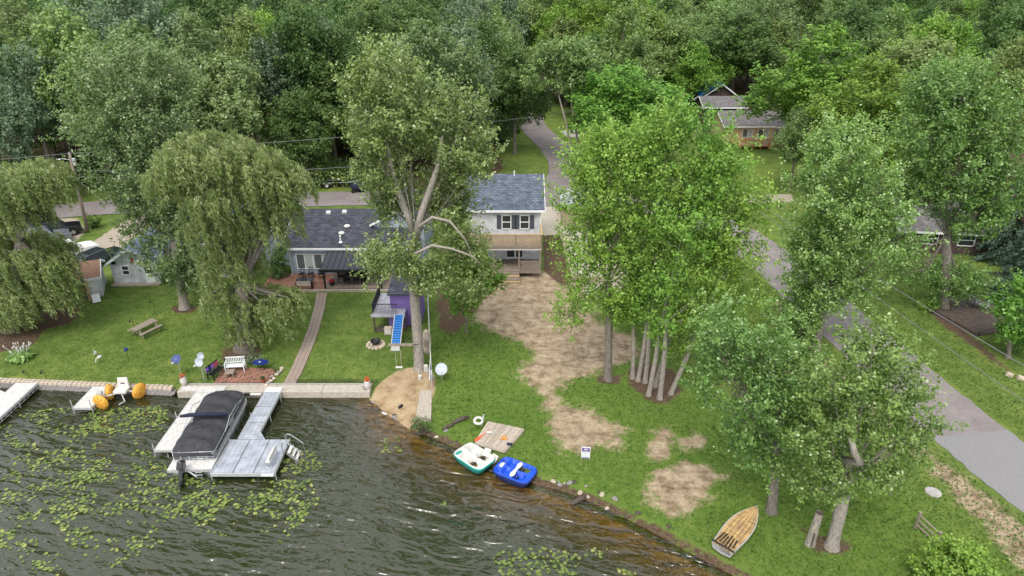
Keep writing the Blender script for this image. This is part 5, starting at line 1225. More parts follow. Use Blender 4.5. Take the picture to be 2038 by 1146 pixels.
# ================================================================ LAWN AND SHORE THINGS
# --- wooden raft and what lies on it
r0, r1, r2, r3 = at(946,878,.2), at(1005,895,.2), at(1043,853,.2), at(971,838,.2)
rf = thing('swim_raft', 'pale wooden swim raft lying on the grass by the shore', 'raft', (0,0,0))
mat('wood_pale2', (.38,.32,.26), .75, .16, 5)
n_ = 16
for k in range(n_):
    t0, t1 = k/n_+.006, (k+1)/n_-.006; a, b_, c, d = r0.lerp(r1,t0), r0.lerp(r1,t1), r3.lerp(r2,t1), r3.lerp(r2,t0)
    MB().slab([a,b_,c,d], .04).build('plank', random.choice(['wood_pale','wood_pale','wood_pale2']), rf).location.z = random.uniform(-.006,.006)
for (a, c) in ((r0,r1),(r1,r2),(r2,r3),(r3,r0)):
    d = c-a; m_ = (a+c)/2; MB().rbox((0,0,0), (d.length-.05,.06,.2)).build('skirt', 'wood_pale', rf, m_+Vector((0,0,-.145)), math.atan2(d.y,d.x))
q = at(962,846,.2); rg = thing('life_ring_frame', 'white ring on a grey frame at the corner of the raft', 'life ring', q)
MB().tube([(.26*math.cos(k*.3927)-.3,.26*math.sin(k*.3927),.35+.05*math.sin(k*.39)) for k in range(17)], .085, 8).build('ring', 'white_plastic', rg, smooth=True)
for s in (-.1,.1): MB().tube([(-.1,s,0),(-.05,s,.4),(.05,s,.75)], .03, 6).build('post', 'dull_alu', rg)
MB().tube([(-.02,-.1,.72),(.02,.1,.78)], .03, 6).build('crossbar', 'dull_alu', rg)
q = at(959,868,.2); tag(MB().tube([(0,0,.04),(.5,.62,.06)], .02, 6).tube([(0,0,.04),(-.18,-.22,.035),(-.38,-.46,.03)], [.03,.1,.08], 6).build('paddle', 'orange_red', None, q), 'paddle with orange-red blade lying across the raft edge', 'paddle')
q = at(1005,872,.2); b = MB()
for k in range(7): b.ell((random.uniform(-.25,.3),random.uniform(-.12,.12),.04), (random.uniform(.08,.15),random.uniform(.06,.1),.05), 7, 4)
tag(b.build('cloth', 'orange_cloth', None, q, smooth=True), 'crumpled orange cloth on the raft planks', 'cloth')
q = at(1014,884,.2); tag(MB().box(-.17,.17,-.12,.12,.0,.03).build('mat', 'navy_canvas', None, q, R(-8), bevel=.01), 'small dark square pad near the raft corner', 'pad')
q = at(973,862,.2); tag(MB().ell((0,0,.07), (.2,.1,.08), 8, 5).ell((.16,.03,.06), (.1,.08,.07), 7, 4).build('towel', 'white_plastic', None, q, smooth=True), 'small white bundle on the raft planks', 'bundle')
for i, (px, py, rz, lab) in enumerate(((968,901,-20,'white plastic seat lying at the rear of the white pedal boat'),(981,911,-35,'white plastic seat half off the bank beside the white pedal boat'))):
    q = at(px, py); q.z = float(hz(q.x,q.y))+.1; t = thing('plastic_chair', lab, 'seat', q, R(rz))
    MB().rbox((0,0,.1), (.42,.34,.08), (.2,.1,0)).build('seat', 'white_plastic', t, bevel=.03); MB().rbox((0,.2,.2), (.42,.08,.3), (-.5,.1,0)).build('backrest', 'white_plastic', t, bevel=.03)
for i, (px, py, s, lab) in enumerate(((917,838,.5,'dark weathered stump piece on the grass above the bank'),(893,848,.35,'dark driftwood lump at the bank left of the stump piece'),(1155,985,.5,'dark rotted log at the water edge below the sign'))):
    q = at(px, py); q.z = float(hz(q.x,q.y)); b = MB(); b.tube([(-s,-.5*s,.05),(-.3*s,0,.12),(.4*s,.4*s,.15),(s,.7*s,.08)], [.1,.2*s+.05,.22*s+.04,.08], 8); b.tube([(0,.1,.1),(.1,.5*s,.25)], [.08,.03], 5)
    tag(b.build('driftwood', 'driftwood', None, q, smooth=True), lab, 'driftwood')
random.seed(31)
for k in range(46):    # stones and debris along the natural shore
    t = random.random()*(len(SHORE)-3); i = int(t); f = t-i; x = SHORE[i][0]*(1-f)+SHORE[i+1][0]*f; y = SHORE[i][1]*(1-f)+SHORE[i+1][1]*f
    nx_, ny_ = .35, .8; o_ = random.uniform(-.1,.75); x += nx_*o_; y += ny_*o_; s = random.uniform(.05,.16)
    tag(MB().ell((0,0,0), (s*1.4,s,s*.6), 6, 4).build('shore_stone', random.choice(['stone_grey','driftwood','stone_pale','driftwood']), None, (x,y,float(hz(x,y))+.02), random.random()*3), 'small stone on the muddy natural shoreline', 'stone', 'stones along the natural shore')
# --- sale sign
q = at(1165,915); sg = thing('sale_sign', 'white and purple yard sign standing on the grass above the shore', 'sign', q, R(-6))
MB().box(-.26,.26,-.02,.02,.12,.95).build('panel', 'white_paint', sg); MB().box(-.22,.22,-.03,-.021,.62,.9).build('header', 'sign_purple', sg)
b = MB(); b.box(-.1,.1,-.037,-.031,.78,.85); b.box(-.16,.16,-.037,-.031,.67,.7); b.build('header_lettering', 'white_paint', sg)
MB().box(-.22,.22,-.03,-.021,.15,.21).build('footer', 'sign_purple', sg)
for s in (-.24,.24): MB().box(s-.015,s+.015,.0205,.05,-.1,1.0).build('stake', 'dull_alu', sg)
# --- picnic table
q = at(291,662); pt = thing('picnic_table', 'weathered wooden picnic table on the left lawn', 'picnic table', q, R(62))
for k in range(5): MB().box(-.95,.95,-.36+k*.145,-.225+k*.145,.72,.76).build('top_board', 'wood_grey', pt)
for s in (-1, 1):
    MB().box(-.95,.95,s*.72-.13,s*.72-.005,.42,.46).build('bench_board', 'wood_grey', pt); MB().box(-.95,.95,s*.72+.005,s*.72+.13,.42,.46).build('bench_board', 'wood_grey', pt)
for x in (-.7,.7):
    MB().box(x-.02,x+.02,-.82,.82,.33,.418).build('crossbeam', 'wood_grey', pt)
    for s in (-1, 1): MB().tube([(x+.045,s*.3,.72),(x+.045,s*.62,0)], .05, 4).build('leg', 'wood_grey', pt)
# --- satellite dishes on poles
def dish(label, px, py, h_, r, m, tilt=60, rz=0, rim=None):
    q = at(px, py); q.z = float(hz(q.x,q.y)); t = thing('satellite_dish', label, 'satellite dish', q, R(rz))
    MB().tube([(0,0,-.1),(0,0,h_)], .025, 6).build('pole', 'dull_alu', t)
    prof = [(.02,-.1),(r*.5,-.07),(r*.85,-.015),(r,.02),(r,.035),(r*.85,.005),(r*.5,-.05),(.02,-.075)]
    d = MB().lathe(prof, 20).xf(Matrix.Diagonal((1,1.1,1,1))).build('reflector', m, t, (0,-.12,h_+.05), smooth=True); d.rotation_euler = (R(tilt),0,0)
    MB().tube([(0,-.12,h_-r*.5),(0,-.62,h_+.05)], .016, 5).build('feed_arm', 'dull_alu', t); MB().rbox((0,-.64,h_+.08), (.1,.14,.1)).build('receiver', 'white_plastic', t)
    return t
dish('dish painted dark blue on a black pole at the sea wall', 360, 745, 1.35, .33, 'dish_blue', 40)
dish('grey satellite dish on the nearer of two poles left of the patio', 407, 757, 1.6, .3, 'dish_grey', 70, -8)
dish('small grey satellite dish on the rear pole left of the patio', 408, 738, 1.35, .24, 'dish_grey', 72, 5)
dish('grey oval satellite dish standing on the grass right of the fence line', 880, 757, .95, .42, 'dish_grey', 35)
# --- lawn ornaments
for i, (px, py, rz, lab) in enumerate(((193,712,20,'white crane statue with raised head on the left lawn'),(201,720,-20,'white crane statue with lowered head on the left lawn'))):
    q = at(px, py); t = thing('crane_statue', lab, 'statue', q, R(rz))
    MB().ell((0,0,.42), (.12,.22,.13), 10, 6).build('body', 'white_plastic', t, smooth=True)
    MB().tube([(0,-.16,.48),(0,-.26,.62),(0,-.2,.78+.0*i),(0,-.3,.84)] if i == 0 else [(0,-.16,.45),(0,-.3,.42),(0,-.36,.25),(0,-.4,.12)], [.05,.035,.03,.035], 6).build('neck', 'white_plastic', t, smooth=True)
    for s in (-.05,.05): MB().tube([(s,0,.32),(s,0,-.05)], .012, 4).build('leg', 'black_iron', t)
q = at(257,718); gb = thing('globe_stake', 'blue gazing globe on a slim black stake on the lawn', 'garden ornament', q); MB().tube([(0,0,-.1),(0,0,.85)], .015, 5).build('stake', 'black_iron', gb); MB().ell((0,0,.98), (.15,.15,.15), 12, 8).build('globe', 'blue_dark', gb, smooth=True)
for i, (px, py, lab) in enumerate(((272,668,'thin black shepherd hook left of the picnic table'),(311,628,'thin black shepherd hook above the picnic table'),(58,755,'leftmost short hook lamp at the block sea wall'),(93,757,'second short hook lamp at the block sea wall'))):
    q = at(px, py); h_ = 1.4 if i < 2 else .75; t = thing('shepherd_hook', lab, 'hook', q)
    MB().tube([(0,0,-.1),(0,0,h_),(-.06,0,h_+.1),(-.18,0,h_+.1),(-.22,0,h_)], .014, 5).build('rod', 'black_iron', t); MB().lathe([(.03,0),(.07,.03),(.07,.14),(.02,.19)], 8, (-.22,0,h_-.2)).build('lantern', 'black_iron', t)
def urn(label, px, py, fl, h_=.62):
    q = at(px, py, .03); t = thing('urn_planter', label, 'planter', q)
    MB().lathe([(.13,0),(.15,.04),(.22,.25),(.24,.4),(.18,h_-.08),(.21,h_),(.17,h_)], 14).build('urn', 'white_plastic', t, smooth=True); b = MB()
    for k in range(16): b.ell((random.uniform(-.17,.17),random.uniform(-.17,.17),h_+random.uniform(.02,.25)), (.06,.06,.06), 6, 4)
    b.build('flowers', fl, t); return t
urn('white urn planter with dry reddish plant at the left end of the concrete sea wall', 367, 766, 'terracotta'); urn('white urn planter with orange flowers at the right end of the concrete sea wall', 732, 773, 'flower_orange')
q = at(727,775,.03); tag(MB().tube([(.13*math.cos(k*.45),0,.14+.13*math.sin(k*.45)) for k in range(15)], .02, 5).build('ring_lamp', 'navy_canvas', None, q), 'small dark ring standing beside the right urn planter', 'ornament')
# hosta
q = at(43,712); hs_ = thing('hosta_plant', 'broad-leaved hosta with white flowers near the left willow', 'plant', q); rng = np.random.default_rng(91)
n_ = 150; a_ = rng.random(n_)*6.28; rr = .15+.75*rng.random(n_)**.7; c = np.stack([rr*np.cos(a_), rr*np.sin(a_), .62-.5*rr+rng.normal(size=n_)*.06], 1); ax = unit(np.stack([np.cos(a_), np.sin(a_), -.35+0*a_], 1)); sd_ = unit(np.cross(ax, np.array((0,0,1.))))
o = bpy.data.objects.new('foliage', leaf_mesh('foliage', c, ax, sd_, .42+0*a_, .26+0*a_, rng.random(n_)*.9, 'leaf_hosta')); COL.objects.link(o); o.parent = hs_
for k in range(22):
    a, r_ = rng.random()*6.28, .3+.8*rng.random(); x, y = r_*math.cos(a), r_*math.sin(a)*.7; z_ = .75+.25*rng.random()
    f = MB().tube([(x*.3,y*.3,.2),(x*.8,y*.8,z_*.8),(x,y,z_)], .012, 4).ell((x,y,z_+.05), (.05,.05,.1), 6, 4).build('flower_spike', 'white_plastic', hs_)
# --- lakeside patio with benches
P4 = [at(x,y) for x, y in ((425,763),(535,761),(550,735),(446,730))]
bp_ = thing('lake_patio', 'red brick patio at the sea wall below the big willow', 'patio', (0,0,0))
n_ = 9; 
for i in range(14):
    for j in range(9):
        s0, s1, t0, t1 = i/14+.003, (i+1)/14-.003, j/9+.004, (j+1)/9-.004
        f = lambda s, t: (P4[0].lerp(P4[1], s)).lerp(P4[3].lerp(P4[2], s), t)+Vector((0,0,.04+.012*((i*7+j*5)%3)))
        MB().slab([f(s0,t0),f(s1,t0),f(s1,t1),f(s0,t1)], .06).build('paver', 'paver_red', bp_)
def garden_bench(label, q, rz, m, seatm, backs, w_=1.35):
    t = thing('garden_bench', label, 'bench', q, rz); h_ = w_/2
    for k in range(4): MB().box(-h_,h_,-.25+k*.125,-.145+k*.125,.42,.45).build('seat_slat', seatm, t)
    MB().box(-h_,h_,.25,.29,.92,1.0).build('top_rail', m, t); MB().box(-h_,h_,.25,.29,.52,.57).build('bottom_rail', m, t)
    if isinstance(backs, int):
        for k in range(backs): x = -h_+.08+k*(w_-.16)/(backs-1); MB().box(x-.025,x+.025,.255,.285,.57,.92).build('back_slat', m, t)
    else:
        for k, bm in enumerate(backs): MB().box(-h_+k*w_/len(backs)+.01,-h_+(k+1)*w_/len(backs)-.01,.24,.3,.57,.92).build('back_panel', bm, t)
    for s in (-h_+.03, h_-.03):
        MB().box(s-.03,s+.03,.24,.3,0,.5).build('leg', m, t); MB().box(s-.03,s+.03,-.28,-.22,0,.66).build('leg', m, t); MB().box(s-.035,s+.035,-.3,.3,.66,.7).build('armrest', m, t)
    return t
q = at(470,737,.05); garden_bench('white slatted garden bench on the lakeside patio', q, R(6), 'white_paint', 'white_paint', 11)
q = at(432,748,.05); garden_bench('black bench with pink, violet and blue painted back on the patio', q, R(72), 'black_iron', 'black_iron', ['violet_paint','blue_dark','violet_paint','pink_paint','pink_paint'], 1.2)
q = at(459,748,.05); sq_ = thing('slatted_table', 'small grey slatted square table on the lakeside patio', 'table', q, R(8))
for k in range(5): MB().box(-.3,.3,-.3+k*.122,-.19+k*.122,.34,.38).build('slat', 'wood_grey', sq_)
for sx in (-.26,.26):
    for sy in (-.26,.26): MB().box(sx-.03,sx+.03,sy-.03,sy+.03,0,.34).build('leg', 'wood_grey', sq_)
q = at(521,733,.05); ot = thing('oval_table', 'dark blue oval table at the right side of the lakeside patio', 'table', q)
MB().lathe([(.55,.5),(.58,.52),(.58,.55),(.02,.56)], 20).xf(Matrix.Diagonal((1,.62,1,1))).build('tabletop', 'blue_dark', ot); MB().ell((-.05,-.02,.58), (.09,.07,.02), 8, 4).build('centre_disc', 'white_plastic', ot)
for a in (.5,2.6,3.8,5.6): MB().tube([(.1*math.cos(a),.1*math.sin(a),.5),(.4*math.cos(a),.3*math.sin(a),0)], .02, 5).build('leg', 'black_iron', ot)
q = at(524,760,.05); tp = thing('terracotta_pot', 'small terracotta pot with green plant at the patio corner', 'flower pot', q); MB().lathe([(.1,0),(.16,.22),(.18,.26)], 12).build('pot', 'terracotta', tp); MB().ell((0,0,.34), (.17,.17,.12), 8, 5).build('plant', 'leaf_dark', tp)
random.seed(12)
rk = thing('rock_border', 'row of pale rocks along the right edge of the lakeside patio', 'rocks', at(540,752))
for k in range(9): MB().ell((k*.05+random.uniform(-.15,.1),-1.0+k*.27,.06), (random.uniform(.1,.2),random.uniform(.1,.16),.12), 7, 5).build('rock', random.choice(['stone_pale','stone_grey']), rk)
shrub('patio_bush', 'small grey-green shrub behind the blue oval table', (500,722), [(502,717,10,6),(515,720,8,5)], 'leaf_blue', 95, size=.09)
shrub('patio_bush', 'dark shrub right of the blue oval table', (545,740), [(546,732,7,7)], 'leaf_dark', 96, size=.09)
shrub('patio_plant', 'low plant behind the white garden bench', (508,710), [(506,706,8,5)], 'leaf_dark', 97, size=.09)
# --- fire pit
q = at(748,686); fp = thing('fire_pit', 'black kettle fire pit on a ring of stones on the lawn', 'fire pit', q)
MB().lathe([(.05,.1),(.25,.14),(.36,.3),(.38,.42),(.35,.42),(.3,.28),(.05,.2)], 16).build('bowl', 'black_iron', fp, smooth=True)
for k in range(14): a = k*.4488; MB().rbox((.62*math.cos(a),.62*math.sin(a),.03), (.26,.24,.12), (0,0,a+random.uniform(-.2,.2)), .85).build('ring_stone', 'stone_pale', fp, bevel=.03)
MB().lathe([(.5,-.02),(.48,.02)], 16).build('sand_bed', 'stone_pale', fp)
for k in range(3): a = k*2.09; MB().tube([(.28*math.cos(a),.28*math.sin(a),.2),(.34*math.cos(a),.34*math.sin(a),0)], .02, 5).build('leg', 'black_iron', fp)
# --- purple playhouse with deck and blue slide
q = at(783,655); ph = thing('playhouse', 'purple raised playhouse with railed deck and blue stepped slide beside the forked maple', 'playhouse', (q.x, q.y, 0))
pzf = 1.55
MB().box(-.2,2.15,.6,3.4,0,2.9).build('wall', 'purple_paint', ph)
MB().slab([(-.35,.35,2.92),(2.35,.35,2.92),(2.35,3.6,3.25),(-.35,3.6,3.25)], .1).build('roof', 'shingle_dark', ph)
MB().box(-1.5,1.05,-.35,.595,pzf-.08,pzf).build('deck', 'deck_grey', ph); MB().box(-1.5,-.22,.6,3.3,pzf-.08,pzf).build('side_deck', 'deck_grey', ph)
MB().box(-1.6,1.1,-.45,-.355,pzf-.22,pzf-.01).build('deck_fascia', 'deck_grey', ph)
MB().box(.3,1.0,.2,.56,0,pzf-.09).build('lower_wall', 'purple_paint', ph); MB().box(-.3,.28,.0,.5,0,pzf-.09).build('lower_wall', 'purple_paint', ph)
for x, y in ((-1.42,-.3),(.98,-.3),(-1.42,3.2)): MB().box(x-.06,x+.06,y-.06,y+.06,0,pzf-.085).build('post', 'wood_brown', ph)
rl = MB()
for k in range(19): x = -1.45+k*.105; rl.box(x-.012,x+.012,-.33,-.306,pzf,pzf+.85)
for k in range(34): y = -.3+k*.105; rl.box(-1.47,-1.446,y-.012,y+.012,pzf,pzf+.85)
rl.build('baluster_row', 'black_iron', ph); MB().box(-1.5,.48,-.35,-.29,pzf+.85,pzf+.9).build('rail', 'black_iron', ph); MB().box(-1.49,-1.43,-.28,3.3,pzf+.85,pzf+.9).build('rail', 'black_iron', ph)
MB().slab([(-.5,-.36,.01),(-1.4,-.36,.01),(-1.4,.5,.01),(-.5,.5,.01)], .01).build('play_mat', 'wood_brown', ph)
slx0, slx1, sy0, sy1 = .32, .95, -.47, -2.75
ns = 13
for k in range(ns):
    t = k/(ns-1); y = sy0+(sy1-sy0)*t-.0; z_ = pzf-.05-(pzf-.25)*t; MB().rbox(((slx0+slx1)/2,y,z_), (slx1-slx0,.17,.05), (R(14),0,0)).build('slide_step', 'slide_blue', ph)
for s in (slx0-.03, slx1+.03): MB().slab([(s-.025,sy0,pzf+.02),(s+.025,sy0,pzf+.02),(s+.025,sy1-.1,.25),(s-.025,sy1-.1,.25)], .16).build('side_rail', 'white_plastic', ph)
for k in range(3): MB().box(slx0-.02,slx1+.02,sy1-.25-.17*k,sy1-.13-.17*k,.02,.2-.06*k).build('end_step', 'white_plastic', ph)
q = at(775,668); t = thing('play_kitchen', 'small beige toy kitchen under the playhouse deck', 'toy', q+Vector((-.1,.3,0))); MB().box(-.3,.3,-.2,.2,0,.6).build('cabinet', 'wood_pale', t, bevel=.02); MB().box(-.25,.25,-.23,-.2,.1,.45).build('door', 'white_plastic', t)
# --- swing beam, seat and bucket at the forked maple
q = at(835,735); bmz = atY(800,686,q.y-.4)
sb = thing('tree_swing', 'white swing seat hanging from a grey beam strapped to the forked maple', 'swing', (q.x-1.0, q.y-.45, 0))
zb = zAt(686, q.y-.45); MB().box(-1.0,.75,-.06,.06,zb-.08,zb+.08).build('beam', 'wood_grey', sb)
for x in (-.55,-.2): MB().tube([(x,0,zb-.08),(x,0,.5)], .012, 4).build('rope', 'rope', sb)
MB().box(-.62,-.13,-.1,.1,.46,.5).build('seat', 'white_plastic', sb)
MB().tube([(.7+.5*math.cos(a*.4),.45+.5*math.sin(a*.4),zb) for a in range(17)], .03, 5).build('strap', 'black_iron', sb)
q = at(836,755); bk = thing('bucket', 'white bucket with a stick standing on the sand by the forked maple', 'bucket', q); MB().lathe([(.11,0),(.14,.3),(.15,.31)], 12).build('pail', 'white_plastic', bk); MB().tube([(0,.05,.1),(-.15,.25,.75)], .022, 5).build('stick', 'white_plastic', bk)
# --- rail fence line between the lots with leaning things
f0, f1 = at(852,600), at(860,772); fl = thing('rail_fence', 'long thin white rail fence between the playhouse lawn and the bare lot', 'fence', f0); d = f1-f0
MB().tube([(0,0,1.1),tuple(d+Vector((0,0,1.0)))], .045, 6).build('top_rail', 'white_plastic', fl)
for k in range(8): p = d*(k/7); MB().tube([(p.x,p.y,-.2),(p.x,p.y,1.08)], .04, 6).build('post', 'dull_alu', fl)
MB().tube([(0,0,.5),tuple(d+Vector((0,0,.45)))], .02, 5).build('lower_rail', 'dull_alu', fl)
q = at(850,706); kk = thing('kayak', 'pale tan kayak standing on end against the rail fence', 'kayak', q, 0)
MB().tube([(0,0,0),(.0,.1,.3),(.02,.25,.9),(.02,.4,1.5),(0,.5,1.9),(0,.52,2.05)], [.06,.24,.33,.33,.2,.05], 12).xf(Matrix.Diagonal((1,.55,1,1))).build('hull', 'stone_pale', kk, smooth=True); MB().ell((0,-.03,1.0), (.2,.05,.42), 10, 5).build('cockpit', 'wood_grey', kk)
q = at(858,760); um = thing('folded_umbrella', 'folded blue and white striped umbrella leaning at the fence end', 'umbrella', q)
for k in range(8):
    a0, a1 = k*.785, (k+1)*.785-.05; MB().add([(0,0,1.75),(.1*math.cos(a0),.1*math.sin(a0),1.2),(.1*math.cos(a1),.1*math.sin(a1),1.2),(.2*math.cos(a0),.22*math.sin(a0),.3),(.2*math.cos(a1),.22*math.sin(a1),.3)], [(0,1,2),(1,3,4,2)]).build('gore', 'white_plastic' if k % 2 else 'dish_blue', um)
MB().tube([(0,0,0),(0,0,1.8)], .02, 5).build('pole', 'dull_alu', um)
q = at(848,738); tag(MB().rbox((0,0,.25), (.32,.3,.5), (0,0,.4), .85).build('cooler', 'white_plastic', None, q, bevel=.04), 'white plastic box at the foot of the forked maple', 'box')
q = at(797,806); q.z = float(hz(q.x,q.y)); tag(MB().ell((0,0,.08), (.13,.24,.1), 9, 5).build('shoe_float', 'black_iron', None, q, R(-30), smooth=True), 'small dark float lying on the wet beach', 'float')
q = at(764,812); q.z = float(hz(q.x,q.y))+.02; tag(MB().rbox((0,0,.02), (.35,.12,.05), (0,.1,-.5)).build('white_plank', 'white_paint', None, q), 'short white plank on the wet beach', 'plank')
# --- dead stump, rail fence bit, cover, post by the road
q = at(1612,1082); sp = thing('dead_stump', 'tall dead grey stump with a dark split between the low maples', 'stump', q)
b = MB(); b.tube([(0,0,-.1),(0,0,.2),(.03,0,1.2),(.08,0,2.1)], [.3,.25,.21,.19], 10, False).build('trunk', 'bark_pale', sp, smooth=True)
MB().tube([(.08,0,1.5),(.08,0,2.06)], .17, 10).build('hollow', 'wood_brown', sp); MB().rbox((-.04,-.235,.5), (.07,.06,.9)).build('split', 'wood_brown', sp)
a, c = at(1821,1052), at(1862,1088); fb = thing('rail_fence', 'short weathered split rail fence by the bush at lower right', 'fence', a); d = c-a
for p, h_ in ((Vector(),1.15),(d,1.0)): MB().tube([p+Vector((0,0,-.2)), p+Vector((0,0,h_))], .08, 6).build('post', 'wood_grey', fb)
for z_ in (.3,.62,.95): MB().tube([Vector((0,0,z_)), d*1.12+Vector((0,0,z_-.08))], .05, 5).build('rail', 'wood_grey', fb)
q = at(1857,980); tag(MB().lathe([(.42,-.1),(.42,.05),(.36,.07),(.02,.08)], 20).build('well_cover', 'concrete_grey', None, q), 'round concrete cover in worn grass beside the road', 'manhole cover')
q = at(1772,985); tag(MB().tube([(0,0,-.1),(0,0,.9),(.02,0,.95)], [.06,.055,.03], 7).build('wood_post', 'wood_grey', None, q), 'lone short wooden post right of the low maple', 'post')
# ================================================================ VEHICLES
def car(name, label, q, rz, body, L_=4.6, W_=1.85, H_=1.7, cat='car', pickup=False):
    t = thing(name, label, cat, q, rz); h = L_/2; w_ = W_/2
    def loft(prof, wf, nm, m):
        n = len(prof); vs = []
        for s, in_ in ((-1, .0), (-1, 1.), (1, 1.), (1, .0)):
            for (y, z) in prof: vs.append((s*(wf(z)-(0.0 if in_ else .04)), y, z)) if False else vs.append((s*wf(z), y, z))
        b = MB(); L0 = [(-wf(z), y, z) for y, z in prof]; R0 = [(wf(z), y, z) for y, z in prof]
        b.add(L0+R0, [tuple(range(n)), tuple(range(2*n-1, n-1, -1))]+[(i, n+i, n+(i+1)%n, (i+1)%n) for i in range(n)]); return b.build(nm, m, t, bevel=.05)
    belt = H_*.58
    lower = [(-h,.35),(-h+.05,.3),(h-.05,.3),(h,.42),(h-.03,belt*.82),(h-.5,belt*.93),(h-1.2,belt),(-h+.15,belt),(-h,belt*.8)]
    loft(lower, lambda z: w_-(.06 if z > belt*.9 else 0), 'body', body)
    if not pickup: cab = [(h-1.35,belt-.02),(h-2.0,H_-.04),(h-2.4,H_),(-h+.7,H_-.02),(-h+.2,H_-.12),(-h+.08,belt-.02)]
    else: cab = [(h-1.35,belt-.02),(h-1.95,H_-.04),(h-2.2,H_),(h-3.4,H_-.03),(h-3.6,belt-.02)]
    loft(cab, lambda z: (w_-.08)-(z-belt)/(H_-belt)*.17, 'cabin', body)
    yb, yf = min(p[0] for p in cab), max(p[0] for p in cab); sl_ = .17/(H_-belt)
    for s in (-1, 1):
        za, zb_ = belt+.06, H_-.13; xa, xb = s*(w_-.08-(za-belt)*sl_+.008), s*(w_-.08-(zb_-belt)*sl_+.008)
        segs = [(yf-.45, yf-.75, yf-1.45, yf-1.45), (yf-1.53, yf-1.53, yb+1.1, yb+1.1), (yb+1.02, yb+1.02, yb+.42, yb+.32)] if not pickup else [(yf-.45,yf-.75,yf-1.3,yf-1.3),(yf-1.38,yf-1.38,yb+.25,yb+.35)]
        for (f0_, f1_, r1_, r0_) in segs:
            if f0_ <= r0_: continue
            MB().slab([(xa,f0_,za),(xb,f1_,zb_),(xb,r1_,zb_),(xa,r0_,za)], .012).build('side_window', 'glass', t)
    MB().slab([(-w_+.18,yf-.05+.02,belt+.05),(w_-.18,yf-.05+.02,belt+.05),(w_-.28,yf-.6+.03,H_-.1),(-w_+.28,yf-.6+.03,H_-.1)], .012).build('windscreen', 'glass', t)
    e = (cab[-1][0], cab[-2][0]); MB().slab([(w_-.22,e[0]-.012,belt+.1),(-w_+.22,e[0]-.012,belt+.1),(-w_+.28,e[1]-.008,H_-.2),(w_-.28,e[1]-.008,H_-.2)], .012).build('rear_window', 'glass', t)
    if pickup: MB().box(-w_+.12,w_-.12,-h+.1,h-3.7,belt-.02,belt+.01).build('bed_liner', 'tyre', t)
    for s in (-1, 1):
        MB().rbox((s*(w_-.16),-h+.03,belt*.86), (.3,.12,.2)).build('tail_light', 'red_plastic', t, bevel=.03); MB().rbox((s*(w_-.22),h-.05,belt*.74), (.34,.1,.14)).build('headlight', 'dull_alu', t, bevel=.03)
        for y in (-h+.85, h-.9):
            o = MB().tube([(s*(w_-.2),y,.34),(s*(w_+.02),y,.34)], .34, 18).build('wheel', 'tyre', t)
            MB().tube([(s*(w_+.0),y,.34),(s*(w_+.035),y,.34)], .21, 14).build('rim', 'aluminium', o)
    MB().box(-w_+.1,w_-.1,-h-.04,-h+.03,.4,.58).build('bumper', 'tyre', t); MB().box(-.26,.26,-h-.012,-h+.0,.72,.84).build('number_plate', 'white_paint', t)
    return t
car('parked_car', 'dark teal-black car parked beside the white cottage', at(205,522), R(-24), 'car_dark', 4.5, 1.85, 1.5)
car('parked_car', 'white van-like car parked on the gravel behind the rusty shed', at(146,512), R(-38), 'car_white', 4.6, 1.9, 1.75)
car('parked_car', 'dark sport utility car behind the willow on the upper gravel', at(115,468), R(-55), 'car_black', 4.7, 1.95, 1.75)
car('parked_car', 'dark pickup truck nearer the willow on the upper gravel', at(86,486), R(-50), 'car_silver', 5.2, 1.95, 1.75, 'truck', True)
# boat trailer and covered cart across the road
q = at(668,370); tr_ = thing('boat_trailer', 'silver empty boat trailer parked at the edge of the wood', 'trailer', q, R(3))
for s in (-.55,.55): MB().tube([(-2.6,s,.6),(1.6,s*.9,.6),(3.2,0,.62)], .06, 5).build('frame_rail', 'aluminium', tr_); MB().tube([(-2.8,s*.6,.75),(.9,s*.6,.95)], .06, 5).build('bunk', 'dull_alu', tr_)
for x in (-2.4,-.8,.8): MB().box(x-.05,x+.05,-.6,.6,.52,.6).build('crossmember', 'aluminium', tr_)
for s in (-1, 1):
    o = MB().tube([(-.9,s*.8,.34),(-.9,s*1.0,.34)], .34, 16).build('wheel', 'tyre', tr_); MB().tube([(-.9,s*.82,.34),(-.9,s*1.02,.34)], .2, 12).build('rim', 'white_plastic', o)
    MB().slab([(-1.4,s*.78,.62),(-.4,s*.78,.62),(-.4,s*1.05,.62),(-1.4,s*1.05,.62)], .04).build('fender', 'dull_alu', tr_)
MB().tube([(2.4,0,.62),(2.6,0,1.3)], .05, 5).build('winch_post', 'aluminium', tr_)
q = at(714,382); ka = thing('covered_cart', 'small cart under a dark blue cover beside the road', 'cart', q, R(5))
MB().ell((0,0,.75), (1.0,.6,.65), 14, 8).build('cover', 'navy_canvas', ka, smooth=True)
for x in (-.6,.6):
    for s in (-.45,.45): MB().tube([(x,s-.08,.25),(x,s+.08,.25)], .25, 12).build('wheel', 'tyre', ka)
